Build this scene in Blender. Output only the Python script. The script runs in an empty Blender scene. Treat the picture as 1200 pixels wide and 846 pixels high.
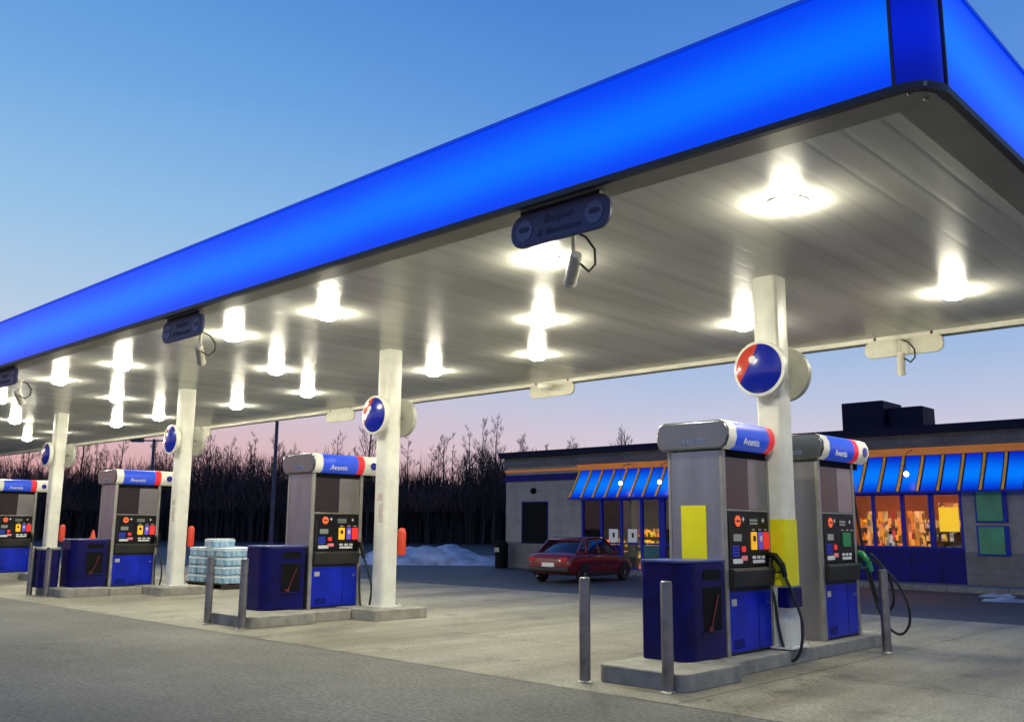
import bpy, bmesh, math, random
from mathutils import Vector, Matrix
random.seed(7)
scene = bpy.context.scene
COL = scene.collection
PI = math.pi

# ---------------------------------------------------------------- helpers
def lin(r, g, b):
    f = lambda c: (c/255/12.92) if c/255 <= 0.04045 else ((c/255+0.055)/1.055)**2.4
    return (f(r), f(g), f(b), 1)

def nodes(m):
    m.use_nodes = True
    nt = m.node_tree
    return nt, nt.nodes, nt.links

MATS = {}
def mat(name, col, rough=0.5, metal=0.0, emit=None, es=0.0, var=0.0, vs=3.0, bump=0.0, bs=40.0, coat=0.0, spec=0.5, stretch=(1, 1, 1)):
    """procedural principled material: noise-varied colour and roughness, fine bump"""
    m = bpy.data.materials.new(name); nt, N, L = nodes(m)
    b = N['Principled BSDF']
    b.inputs['Base Color'].default_value = (*col[:3], 1)
    b.inputs['Roughness'].default_value = rough
    b.inputs['Metallic'].default_value = metal
    b.inputs['Specular IOR Level'].default_value = spec
    b.inputs['Coat Weight'].default_value = coat
    if emit:
        b.inputs['Emission Color'].default_value = (*emit[:3], 1); b.inputs['Emission Strength'].default_value = es
    tc = N.new('ShaderNodeTexCoord'); mp = N.new('ShaderNodeMapping'); mp.inputs['Scale'].default_value = stretch
    L.new(tc.outputs['Object'], mp.inputs['Vector'])
    if var > 0:
        n = N.new('ShaderNodeTexNoise'); n.inputs['Scale'].default_value = vs; n.inputs['Detail'].default_value = 6
        L.new(mp.outputs[0], n.inputs['Vector'])
        r = N.new('ShaderNodeValToRGB')
        a = [max(0, c*(1-var)) for c in col[:3]]; z = [min(1, c*(1+var)) for c in col[:3]]
        r.color_ramp.elements[0].position = .3; r.color_ramp.elements[0].color = (*a, 1)
        r.color_ramp.elements[1].position = .7; r.color_ramp.elements[1].color = (*z, 1)
        L.new(n.outputs['Fac'], r.inputs[0]); L.new(r.outputs[0], b.inputs['Base Color'])
        mr = N.new('ShaderNodeMapRange'); mr.inputs[3].default_value = max(.02, rough*(1-var)); mr.inputs[4].default_value = min(1, rough*(1+var))
        L.new(n.outputs['Fac'], mr.inputs[0]); L.new(mr.outputs[0], b.inputs['Roughness'])
    if bump > 0:
        n2 = N.new('ShaderNodeTexNoise'); n2.inputs['Scale'].default_value = bs; n2.inputs['Detail'].default_value = 4
        L.new(mp.outputs[0], n2.inputs['Vector'])
        bp = N.new('ShaderNodeBump'); bp.inputs['Strength'].default_value = bump; bp.inputs['Distance'].default_value = .02
        L.new(n2.outputs['Fac'], bp.inputs['Height']); L.new(bp.outputs[0], b.inputs['Normal'])
    MATS[name] = m
    return m

class MB:
    """collects shapes; build() links them as ONE mesh object"""
    def __init__(s): s.v = []; s.f = []; s.mi = []; s.cur = 0; s.M = None
    def add(s, vs, fs):
        o = len(s.v)
        if s.M is not None: vs = [tuple(s.M @ Vector(v)) for v in vs]
        s.v += [tuple(v) for v in vs]
        for f in fs: s.f.append([i+o for i in f]); s.mi.append(s.cur)
        return s
    def box(s, x0, x1, y0, y1, z0, z1):
        if x0 > x1: x0, x1 = x1, x0
        if y0 > y1: y0, y1 = y1, y0
        if z0 > z1: z0, z1 = z1, z0
        vs = [(x0,y0,z0),(x1,y0,z0),(x1,y1,z0),(x0,y1,z0),(x0,y0,z1),(x1,y0,z1),(x1,y1,z1),(x0,y1,z1)]
        return s.add(vs, [(3,2,1,0),(4,5,6,7),(0,1,5,4),(1,2,6,5),(2,3,7,6),(3,0,4,7)])
    def quad(s, a, b, c, d): return s.add([a, b, c, d], [(0,1,2,3)])
    def prism(s, pts, axis, a, b):
        """extrude a 2D outline (counter-clockwise) along an axis from a to b"""
        n = len(pts)
        def P(p, t):
            if axis == 'x': return (t, p[0], p[1])
            if axis == 'y': return (p[0], t, p[1])
            return (p[0], p[1], t)
        vs = [P(p, a) for p in pts]+[P(p, b) for p in pts]
        fs = [tuple(range(n))[::-1], tuple(range(n, 2*n))]+[(i, (i+1) % n, n+(i+1) % n, n+i) for i in range(n)]
        return s.add(vs, fs)
    def ring(s, c, r, ax, n):
        ax = Vector(ax).normalized(); t = ax.orthogonal().normalized(); u = ax.cross(t)
        return [Vector(c)+t*(r*math.cos(2*PI*i/n))+u*(r*math.sin(2*PI*i/n)) for i in range(n)]
    def cyl(s, p0, p1, r0, r1=None, n=16, cap=True):
        r1 = r0 if r1 is None else r1
        d = Vector(p1)-Vector(p0)
        vs = s.ring(p0, r0, d, n)+s.ring(p1, r1, d, n)
        fs = [(i, (i+1) % n, n+(i+1) % n, n+i) for i in range(n)]
        if cap: fs += [tuple(range(n))[::-1], tuple(range(n, 2*n))]
        return s.add(vs, fs)
    def tube(s, path, r, n=8):
        path = [Vector(p) for p in path]; vs = []; fs = []
        up = None
        for i, p in enumerate(path):
            d = (path[min(i+1, len(path)-1)]-path[max(i-1, 0)]).normalized()
            t = d.orthogonal().normalized() if up is None else (up-d*up.dot(d)).normalized()
            up = t; u = d.cross(t)
            rr = r[i] if isinstance(r, (list, tuple)) else r
            vs += [p+t*(rr*math.cos(2*PI*k/n))+u*(rr*math.sin(2*PI*k/n)) for k in range(n)]
        for i in range(len(path)-1):
            for k in range(n): fs.append((i*n+k, i*n+(k+1) % n, (i+1)*n+(k+1) % n, (i+1)*n+k))
        fs += [tuple(range(n))[::-1], tuple(range((len(path)-1)*n, len(path)*n))]
        return s.add(vs, fs)
    def lathe(s, prof, c=(0,0,0), axis='z', n=24):
        vs = []; fs = []
        for (r, h) in prof:
            for k in range(n):
                a = 2*PI*k/n; x, y = r*math.cos(a), r*math.sin(a)
                if axis == 'z': v = (x, y, h)
                elif axis == 'y': v = (x, h, y)
                else: v = (h, x, y)
                vs.append(tuple(v[i]+c[i] for i in range(3)))
        for i in range(len(prof)-1):
            for k in range(n): fs.append((i*n+k, i*n+(k+1) % n, (i+1)*n+(k+1) % n, (i+1)*n+k))
        fs += [tuple(range(n))[::-1], tuple(range((len(prof)-1)*n, len(prof)*n))]
        return s.add(vs, fs)
    def build(s, name, m, parent=None, bevel=0.0, smooth=False, loc=None, seg=2):
        me = bpy.data.meshes.new(name); me.from_pydata(s.v, [], s.f); me.update()
        for mm in (m if isinstance(m, (list, tuple)) else [m]): me.materials.append(mm)
        for p, i in zip(me.polygons, s.mi): p.material_index = i
        bm = bmesh.new(); bm.from_mesh(me); bmesh.ops.recalc_face_normals(bm, faces=bm.faces); bm.to_mesh(me); bm.free()
        if smooth:
            me.polygons.foreach_set('use_smooth', [True]*len(me.polygons))
            try: me.set_sharp_from_angle(angle=math.radians(40))
            except Exception: pass
        o = bpy.data.objects.new(name, me); COL.objects.link(o)
        if parent: o.parent = parent
        if loc: o.location = loc
        if bevel:
            md = o.modifiers.new('bevel', 'BEVEL'); md.width = bevel; md.segments = seg; md.limit_method = 'ANGLE'; md.angle_limit = math.radians(40)
        return o

def empty(name, loc=(0,0,0), rz=0.0):
    o = bpy.data.objects.new(name, None); COL.objects.link(o); o.location = loc; o.rotation_euler = (0, 0, rz); o.empty_display_size = .2
    return o
def tag(o, label=None, cat=None, group=None, kind=None):
    if label: o['label'] = label
    if cat: o['category'] = cat
    if group: o['group'] = group
    if kind: o['kind'] = kind
    return o
def copy_tree(o, parent=None):
    c = o.copy(); COL.objects.link(c)
    if parent: c.parent = parent
    for ch in list(o.children): copy_tree(ch, c)
    return c
def text(name, s, size, m, parent, loc, rot, shear=0.0, depth=.002, label=None, sx=1.0):
    cu = bpy.data.curves.new(name, 'FONT'); cu.body = s; cu.size = size; cu.shear = shear; cu.extrude = depth
    cu.align_x = 'CENTER'; cu.align_y = 'CENTER'; cu.resolution_u = 3
    tmp = bpy.data.objects.new(name, cu); COL.objects.link(tmp)
    dg = bpy.context.evaluated_depsgraph_get(); me = bpy.data.meshes.new_from_object(tmp.evaluated_get(dg))
    bpy.data.objects.remove(tmp)
    me.materials.clear(); me.materials.append(m)
    o = bpy.data.objects.new(name, me); COL.objects.link(o); o.parent = parent; o.location = loc; o.rotation_euler = rot; o.scale = (sx, 1, 1)
    if label: o['label'] = label
    return o
def round_rect(w, h, r, n=5, c=(0,0)):
    pts = []
    for (cx, cy, a0) in ((w/2-r, h/2-r, 0), (-w/2+r, h/2-r, 90), (-w/2+r, -h/2+r, 180), (w/2-r, -h/2+r, 270)):
        for k in range(n+1):
            a = math.radians(a0+90*k/n); pts.append((c[0]+cx+r*math.cos(a), c[1]+cy+r*math.sin(a)))
    return pts

# ---------------------------------------------------------------- materials
white_paint = mat('white_paint', (.70,.70,.62), .38, var=.13, vs=3.5, bump=.03, bs=25)
steel = mat('brushed_steel', (.36,.36,.38), .36, 1.0, var=.14, vs=5, bump=.03, bs=60, stretch=(1,1,.15))
bollard_steel = mat('bollard_steel', (.22,.21,.20), .36, .75, var=.3, vs=7, bump=.06, bs=60)
cap_steel = mat('cap_steel', (.20,.215,.225), .24, .9, var=.08, vs=4)
grey_trim = mat('grey_trim', (.33,.32,.28), .4, .6, var=.15, vs=6)
navy = mat('navy_plastic', (.0018,.0016,.080), .36, var=.4, vs=5, bump=.04, bs=50, spec=.22)
blue_door = mat('blue_enamel', (.001,.016,.42), .34, var=.3, vs=2.5, bump=.03, bs=40, spec=.3)
black = mat('black_plastic', (.006,.006,.007), .4, var=.4, vs=8, spec=.22)
matte_black = mat('matte_black', (.004,.004,.005), .8, spec=.15)
rubber = mat('black_rubber', (.012,.012,.012), .5, var=.2, vs=20)
tray_grey = mat('tray_grey', (.026,.026,.024), .5, spec=.3, var=.3, vs=6, bump=.1, bs=60)
dark_glass = mat('dark_glass', (.015,.013,.012), .06, var=.1, vs=3)
silver_panel = mat('silver_panel', (.24,.225,.235), .22, .55, var=.1, vs=3)
led = mat('lcd_panel', (.16,.18,.15), .3, emit=(.6,.7,.6), es=.12)
white_label = mat('white_label', (.6,.6,.58), .5, emit=(1,1,1), es=.07, var=.15, vs=30)
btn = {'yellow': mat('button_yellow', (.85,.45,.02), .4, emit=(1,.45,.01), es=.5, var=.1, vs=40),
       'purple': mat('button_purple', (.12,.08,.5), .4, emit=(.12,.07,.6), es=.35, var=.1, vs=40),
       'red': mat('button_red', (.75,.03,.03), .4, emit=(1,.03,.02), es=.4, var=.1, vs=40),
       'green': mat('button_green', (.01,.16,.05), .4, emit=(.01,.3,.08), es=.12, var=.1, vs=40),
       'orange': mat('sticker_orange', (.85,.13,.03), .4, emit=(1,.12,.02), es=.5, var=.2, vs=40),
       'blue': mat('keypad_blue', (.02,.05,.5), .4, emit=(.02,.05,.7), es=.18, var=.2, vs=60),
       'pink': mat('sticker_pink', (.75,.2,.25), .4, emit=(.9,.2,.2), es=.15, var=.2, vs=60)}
yellow = mat('yellow_plate', (.78,.72,.0), .45, var=.06, vs=4)
sign_blue = mat('lit_sign_blue', (.02,.07,.6), .3, emit=(.03,.1,.75), es=.30, var=.1, vs=4)
sign_red = mat('lit_sign_red', (.7,.02,.03), .3, emit=(.9,.02,.03), es=.32, var=.05, vs=4)
sign_white = mat('lit_sign_white', (.7,.68,.6), .35, emit=(.9,.85,.7), es=.16, var=.05, vs=4)
disc_blue = mat('disc_blue', (.004,.012,.26), .22, coat=.4, var=.06, vs=6, emit=(.01,.03,.5), es=.03)
disc_red = mat('disc_red', (.42,.035,.02), .22, coat=.4, var=.1, vs=6, emit=(.8,.05,.02), es=.08)
disc_back = mat('disc_back_grey', (.40,.40,.34), .45, var=.12, vs=6)
hang_blue = mat('hanging_sign_blue', (.045,.05,.13), .5, var=.12, vs=6)
hang_mark = mat('hanging_sign_mark', (.11,.125,.24), .5, var=.1, vs=12)
hang_dark = mat('hanging_sign_dark', (.012,.012,.05), .5, var=.1, vs=12)
beige = mat('beige_plate', (.55,.53,.44), .5, var=.08, vs=8)
kerb_conc = mat('kerb_concrete', (.27,.26,.22), .85, var=.28, vs=5, bump=.4, bs=60)
dark_trim = mat('dark_fascia_trim', (.03,.03,.032), .5, var=.2, vs=8)
border_trim = mat('soffit_border', (.30,.285,.24), .45, .1, var=.15, vs=2)
roof_navy = mat('roof_navy', (.006,.006,.026), .6, spec=.2, var=.25, vs=4)
orange_red = mat('extinguisher_orange', (.55,.05,.02), .4, emit=(.9,.06,.02), es=.12, var=.1, vs=8)
snow = mat('old_snow', (.36,.40,.47), .85, var=.6, vs=1.3, bump=1.0, bs=5)
twigs_m = mat('twig_brown', (.075,.042,.038), .9, var=.3, vs=.2)
bark = mat('dark_bark', (.026,.018,.017), .9, var=.3, vs=6)
woods = mat('woods_dark', (.012,.010,.011), .95, var=.3, vs=2)

def lens_material():
    m = bpy.data.materials.new('lamp_lens'); nt, N, L = nodes(m)
    N.remove(N['Principled BSDF']); e = N.new('ShaderNodeEmission')
    e.inputs['Color'].default_value = (1,.95,.74,1); e.inputs['Strength'].default_value = 350
    L.new(e.outputs[0], N['Material Output'].inputs['Surface']); return m
lens = lens_material()

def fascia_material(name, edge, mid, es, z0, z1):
    """backlit acrylic without tubes: glow painted as an emission ramp, fading to top and bottom edge"""
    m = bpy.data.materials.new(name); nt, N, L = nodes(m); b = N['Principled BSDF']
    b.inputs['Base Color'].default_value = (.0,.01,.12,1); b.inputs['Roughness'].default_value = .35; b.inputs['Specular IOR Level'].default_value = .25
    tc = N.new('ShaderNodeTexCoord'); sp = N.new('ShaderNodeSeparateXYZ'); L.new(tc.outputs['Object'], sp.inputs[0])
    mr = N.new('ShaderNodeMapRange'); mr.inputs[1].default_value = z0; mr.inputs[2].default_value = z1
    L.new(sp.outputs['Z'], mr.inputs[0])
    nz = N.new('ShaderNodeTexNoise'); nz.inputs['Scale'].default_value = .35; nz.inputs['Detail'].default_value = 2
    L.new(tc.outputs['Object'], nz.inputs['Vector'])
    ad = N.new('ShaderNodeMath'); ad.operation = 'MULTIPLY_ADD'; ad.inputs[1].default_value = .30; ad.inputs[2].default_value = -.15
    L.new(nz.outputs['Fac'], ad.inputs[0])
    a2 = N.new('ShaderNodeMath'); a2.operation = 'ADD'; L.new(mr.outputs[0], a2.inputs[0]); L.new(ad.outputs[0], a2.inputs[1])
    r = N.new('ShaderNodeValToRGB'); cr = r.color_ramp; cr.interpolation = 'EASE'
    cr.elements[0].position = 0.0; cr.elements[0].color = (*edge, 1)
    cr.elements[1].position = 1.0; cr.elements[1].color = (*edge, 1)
    k = cr.elements.new(.44); k.color = (*mid, 1)  # brighter middle: backlight fall-off painted into the emission colour
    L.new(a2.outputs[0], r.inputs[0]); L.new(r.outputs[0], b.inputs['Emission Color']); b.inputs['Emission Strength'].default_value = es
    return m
ZF0, ZF1 = 4.36, 5.20
fascia_blue = fascia_material('canopy_acrylic', (.0,.050,.88), (.0,.165,1.0), 1.0, ZF0, ZF1)
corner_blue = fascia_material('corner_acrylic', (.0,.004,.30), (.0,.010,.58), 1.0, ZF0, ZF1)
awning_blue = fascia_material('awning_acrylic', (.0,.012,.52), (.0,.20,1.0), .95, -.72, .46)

def soffit_material():
    m = bpy.data.materials.new('soffit_panels'); nt, N, L = nodes(m); b = N['Principled BSDF']
    tc = N.new('ShaderNodeTexCoord'); sp = N.new('ShaderNodeSeparateXYZ'); L.new(tc.outputs['Object'], sp.inputs[0])
    # corrugation across X every 0.30 m, running along Y
    w = N.new('ShaderNodeMath'); w.operation = 'MULTIPLY'; w.inputs[1].default_value = 1/.30; L.new(sp.outputs['X'], w.inputs[0])
    fr = N.new('ShaderNodeMath'); fr.operation = 'PINGPONG'; fr.inputs[1].default_value = .5; L.new(w.outputs[0], fr.inputs[0])
    rr = N.new('ShaderNodeValToRGB'); rr.color_ramp.elements[0].position = .0; rr.color_ramp.elements[0].color = (0,0,0,1)
    rr.color_ramp.elements[1].position = .14; rr.color_ramp.elements[1].color = (1,1,1,1)
    L.new(fr.outputs[0], rr.inputs[0])
    n = N.new('ShaderNodeTexNoise'); n.inputs['Scale'].default_value = 1.2; n.inputs['Detail'].default_value = 5
    mp = N.new('ShaderNodeMapping'); mp.inputs['Scale'].default_value = (2.2,.22,1); L.new(tc.outputs['Object'], mp.inputs['Vector']); L.new(mp.outputs[0], n.inputs['Vector'])
    c = N.new('ShaderNodeValToRGB'); c.color_ramp.elements[0].position = .32; c.color_ramp.elements[0].color = (.56,.555,.50,1)
    c.color_ramp.elements[1].position = .68; c.color_ramp.elements[1].color = (.72,.715,.66,1); L.new(n.outputs['Fac'], c.inputs[0])
    mx = N.new('ShaderNodeMix'); mx.data_type = 'RGBA'; mx.blend_type = 'MULTIPLY'; mx.inputs[0].default_value = .10
    L.new(c.outputs[0], mx.inputs[6]); L.new(rr.outputs[0], mx.inputs[7]); L.new(mx.outputs[2], b.inputs['Base Color'])
    b.inputs['Roughness'].default_value = .25; b.inputs['Metallic'].default_value = .0; b.inputs['Specular IOR Level'].default_value = .36
    n3 = N.new('ShaderNodeTexNoise'); n3.inputs['Scale'].default_value = 5; n3.inputs['Detail'].default_value = 3
    mp3 = N.new('ShaderNodeMapping'); mp3.inputs['Scale'].default_value = (3.0,.6,1); L.new(tc.outputs['Object'], mp3.inputs['Vector']); L.new(mp3.outputs[0], n3.inputs['Vector'])
    ad = N.new('ShaderNodeMath'); ad.operation = 'MULTIPLY_ADD'; ad.inputs[1].default_value = .35; L.new(n3.outputs['Fac'], ad.inputs[0]); L.new(rr.outputs[0], ad.inputs[2])
    bp = N.new('ShaderNodeBump'); bp.inputs['Strength'].default_value = .085; bp.inputs['Distance'].default_value = .012
    L.new(ad.outputs[0], bp.inputs['Height']); L.new(bp.outputs[0], b.inputs['Normal'])
    return m
soffit_m = soffit_material()

def ground_material(name, c0, c1, rough, fine, joints=None, stain=None, bump=.35):
    m = bpy.data.materials.new(name); nt, N, L = nodes(m); b = N['Principled BSDF']; b.inputs['Roughness'].default_value = rough
    tc = N.new('ShaderNodeTexCoord')
    def noise(sc, det=6, scale=(1,1,1), rot=0.0):
        mp = N.new('ShaderNodeMapping'); mp.inputs['Scale'].default_value = scale; mp.inputs['Rotation'].default_value = (0,0,rot)
        L.new(tc.outputs['Object'], mp.inputs['Vector'])
        n = N.new('ShaderNodeTexNoise'); n.inputs['Scale'].default_value = sc; n.inputs['Detail'].default_value = det; n.inputs['Roughness'].default_value = .62
        L.new(mp.outputs[0], n.inputs['Vector']); return n
    def mult(a, bb, fac):
        mx = N.new('ShaderNodeMix'); mx.data_type = 'RGBA'; mx.blend_type = 'MULTIPLY'; mx.inputs[0].default_value = fac
        L.new(a, mx.inputs[6]); L.new(bb, mx.inputs[7]); return mx.outputs[2]
    def ramp(src, p0, a, p1, z):
        r = N.new('ShaderNodeValToRGB'); r.color_ramp.elements[0].position = p0; r.color_ramp.elements[0].color = a
        r.color_ramp.elements[1].position = p1; r.color_ramp.elements[1].color = z; L.new(src, r.inputs[0]); return r.outputs[0]
    g = (1,1,1,1)
    big = noise(.35, 6); out = ramp(big.outputs['Fac'], .35, (*c0, 1), .65, (*c1, 1))
    fn = noise(fine, 3); out = mult(out, ramp(fn.outputs['Fac'], .35, (.35,.35,.35,1), .62, g), .75)
    md = noise(2.3, 8); out = mult(out, ramp(md.outputs['Fac'], .3, (.55,.55,.55,1), .6, g), .6)
    if stain:   # tyre and drip marks drawn out along the driving lanes
        st = noise(.9, 5, (.9,.10,1), .12); out = mult(out, ramp(st.outputs['Fac'], .36, (*stain, 1), .58, g), .8)
        s2 = noise(1.4, 4); out = mult(out, ramp(s2.outputs['Fac'], .28, (.35,.32,.28,1), .40, g), .6)
    # wandering hairline cracks, and small round oil drips where cars stand
    wn = noise(1.1, 4); wv = N.new('ShaderNodeVectorMath'); wv.operation = 'MULTIPLY_ADD'; wv.inputs[1].default_value = (1.6,1.6,1.6)
    L.new(wn.outputs['Color'], wv.inputs[0]); L.new(tc.outputs['Object'], wv.inputs[2])
    vc = N.new('ShaderNodeTexVoronoi'); vc.feature = 'DISTANCE_TO_EDGE'; vc.inputs['Scale'].default_value = .21; L.new(wv.outputs[0], vc.inputs['Vector'])
    out = mult(out, ramp(vc.outputs['Distance'], .0008, (.30,.29,.27,1), .0035, g), .75)
    vd = N.new('ShaderNodeTexVoronoi'); vd.inputs['Scale'].default_value = .8; L.new(tc.outputs['Object'], vd.inputs['Vector'])
    out = mult(out, ramp(vd.outputs['Distance'], .05, (.45,.42,.38,1), .13, g), .7 if stain else .35)
    if joints:
        br = N.new('ShaderNodeTexBrick'); br.offset = 0; br.inputs['Scale'].default_value = 1; br.inputs['Brick Width'].default_value = joints; br.inputs['Row Height'].default_value = joints
        br.inputs['Mortar Size'].default_value = .012; br.inputs['Color1'].default_value = g; br.inputs['Color2'].default_value = (.9,.9,.9,1); br.inputs['Mortar'].default_value = (.25,.24,.22,1)
        L.new(tc.outputs['Object'], br.inputs['Vector']); out = mult(out, br.outputs['Color'], .85)
    L.new(out, b.inputs['Base Color'])
    mr = N.new('ShaderNodeMapRange'); mr.inputs[3].default_value = rough-.15; mr.inputs[4].default_value = min(1, rough+.15); L.new(md.outputs['Fac'], mr.inputs[0]); L.new(mr.outputs[0], b.inputs['Roughness'])
    bp = N.new('ShaderNodeBump'); bp.inputs['Strength'].default_value = bump; bp.inputs['Distance'].default_value = .02
    L.new(fn.outputs['Fac'], bp.inputs['Height']); L.new(bp.outputs[0], b.inputs['Normal'])
    return m
asphalt_m = ground_material('asphalt', (.125,.125,.104), (.215,.212,.180), .82, 22, bump=.6)
lot_m = ground_material('lot_asphalt', (.06,.062,.066), (.10,.10,.10), .7, 20, bump=.4)
concrete_m = ground_material('forecourt_concrete', (.30,.285,.215), (.43,.405,.31), .62, 34, joints=4.6, stain=(.5,.46,.40), bump=.25)
field_m = ground_material('winter_field', (.03,.028,.026), (.06,.055,.05), .95, 9)
walk_m = ground_material('sidewalk_concrete', (.22,.21,.19), (.32,.31,.29), .8, 30, joints=1.5)

def brick_material(name, c1, c2, mortar):
    m = bpy.data.materials.new(name); nt, N, L = nodes(m); b = N['Principled BSDF']; b.inputs['Roughness'].default_value = .85
    tc = N.new('ShaderNodeTexCoord'); sp = N.new('ShaderNodeSeparateXYZ'); cb = N.new('ShaderNodeCombineXYZ')
    L.new(tc.outputs['Object'], sp.inputs[0])
    ad = N.new('ShaderNodeMath'); ad.operation = 'ADD'; L.new(sp.outputs['X'], ad.inputs[0]); L.new(sp.outputs['Y'], ad.inputs[1])
    L.new(ad.outputs[0], cb.inputs['X']); L.new(sp.outputs['Z'], cb.inputs['Y'])
    br = N.new('ShaderNodeTexBrick'); br.inputs['Scale'].default_value = 1; br.inputs['Brick Width'].default_value = .4; br.inputs['Row Height'].default_value = .2
    br.inputs['Mortar Size'].default_value = .008; br.inputs['Color1'].default_value = (*c1,1); br.inputs['Color2'].default_value = (*c2,1); br.inputs['Mortar'].default_value = (*mortar,1)
    L.new(cb.outputs[0], br.inputs['Vector'])
    n = N.new('ShaderNodeTexNoise'); n.inputs['Scale'].default_value = 3; n.inputs['Detail'].default_value = 6; L.new(tc.outputs['Object'], n.inputs['Vector'])
    r = N.new('ShaderNodeValToRGB'); r.color_ramp.elements[0].position = .3; r.color_ramp.elements[0].color = (.75,.75,.75,1); r.color_ramp.elements[1].position = .7; L.new(n.outputs['Fac'], r.inputs[0])
    mx = N.new('ShaderNodeMix'); mx.data_type = 'RGBA'; mx.blend_type = 'MULTIPLY'; mx.inputs[0].default_value = 1
    L.new(br.outputs['Color'], mx.inputs[6]); L.new(r.outputs[0], mx.inputs[7]); L.new(mx.outputs[2], b.inputs['Base Color'])
    bp = N.new('ShaderNodeBump'); bp.inputs['Strength'].default_value = .3; bp.inputs['Distance'].default_value = .01
    L.new(br.outputs['Fac'], bp.inputs['Height']); bp.invert = True; L.new(bp.outputs[0], b.inputs['Normal'])
    return m
wall_block = brick_material('painted_block', (.30,.285,.265), (.285,.27,.25), (.25,.237,.22))
wall_base = brick_material('dark_block', (.19,.18,.17), (.175,.165,.155), (.15,.14,.13))
fascia_brick = brick_material('fascia_brick', (.16,.15,.17), (.12,.115,.14), (.07,.07,.08))
gold = mat('gold_trim', (.75,.38,.03), .45, emit=(1,.45,.03), es=.08, var=.12, vs=4)
orange_band = mat('orange_band', (.75,.22,.02), .45, emit=(1,.26,.02), es=.10, var=.12, vs=2)
navy_paint = mat('navy_paint', (.003,.004,.13), .5, var=.35, vs=3, spec=.15)
frame_blue = mat('window_frame_blue', (.003,.012,.26), .45, spec=.2, var=.15, vs=4, emit=(.0,.02,.5), es=.05)
teal = mat('teal_panel', (.01,.10,.11), .5, var=.2, vs=3)
green_panel = mat('green_poster', (.03,.16,.09), .5, var=.45, vs=2.2, emit=(.03,.2,.1), es=.12)

def thin_glass():
    m = bpy.data.materials.new('window_glass'); nt, N, L = nodes(m); N.remove(N['Principled BSDF'])
    t = N.new('ShaderNodeBsdfTransparent'); t.inputs['Color'].default_value = (.86,.9,.9,1)
    g = N.new('ShaderNodeBsdfGlossy'); g.inputs['Roughness'].default_value = .02
    f = N.new('ShaderNodeFresnel'); f.inputs['IOR'].default_value = 1.5
    mx = N.new('ShaderNodeMixShader'); L.new(f.outputs[0], mx.inputs[0]); L.new(t.outputs[0], mx.inputs[1]); L.new(g.outputs[0], mx.inputs[2])
    L.new(mx.outputs[0], N['Material Output'].inputs['Surface']); return m
glass = thin_glass()

# ---------------------------------------------------------------- setting: ground
def ground_z(y):   # the lot falls gently away behind the forecourt
    if y <= 15: return 0.0
    if y >= 21: return -.15
    t = (y-15)/6; return -.15*t*t*(3-2*t)
def sheet(name, m, x0, x1, y0, y1, dz, ys=None):
    b = MB(); ys = ys or [y0, y1]
    for a, c in zip(ys[:-1], ys[1:]): b.quad((x0,a,ground_z(a)+dz),(x1,a,ground_z(a)+dz),(x1,c,ground_z(c)+dz),(x0,c,ground_z(c)+dz))
    return tag(b.build(name, m), kind='structure')
sheet('ground', field_m, -600, 600, -500, 700, -.012, [-500, 15, 16, 17, 18, 19, 20, 21, 700])
sheet('parking_lot', lot_m, -62, 30, -25, 36, -.004, [-25, 15, 16, 17, 18, 19, 20, 21, 36])
sheet('driveway_asphalt', asphalt_m, -62, 30, -25, 6.95, 0.0)
sheet('forecourt', concrete_m, -50, 8, 6.85, 16.6, .004, [6.85, 15, 15.6, 16.1, 16.6])
sw = MB(); sw.prism([(26.25,-.3),(27.48,-.3),(27.48,-.01),(26.29,-.01),(26.25,-.05)], 'x', -24.0, 4.0)
tag(sw.build('sidewalk', walk_m, bevel=.02), kind='structure')

# ---------------------------------------------------------------- islands
def island(parts, label, name='pump_island'):
    b = MB()
    for (x0, x1, y0, y1, z1, r) in parts:
        pts = round_rect(x1-x0, y1-y0, r, 5, ((x0+x1)/2, (y0+y1)/2)); b.prism(pts, 'z', .0, z1)
    return tag(b.build(name, kerb_conc, bevel=.015), label, 'kerb island', 'concrete kerb islands under the pumps')
island([(-5.80,-4.80,7.34,8.38,.165,.10), (-5.84,-4.98,8.385,12.35,.150,.04)], 'long concrete kerb island carrying the two nearest fuel pumps')
island([(-13.25,-12.0,7.34,8.5,.165,.12), (-13.2,-12.2,8.505,9.28,.150,.04), (-12.75,-11.62,9.285,10.35,.165,.05)], 'stepped concrete kerb island carrying the second pump and second column from the right')
island([(-20.75,-19.35,7.62,8.6,.165,.12), (-20.6,-19.4,8.605,9.3,.150,.04), (-19.9,-18.6,9.305,10.35,.165,.05)], 'concrete kerb island under the pump with the low blue bin in front')
island([(-27.9,-26.3,7.5,9.3,.155,.1), (-27.2,-25.5,9.305,10.35,.165,.05)], 'concrete kerb island at the far left under the last pump in view')

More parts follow.
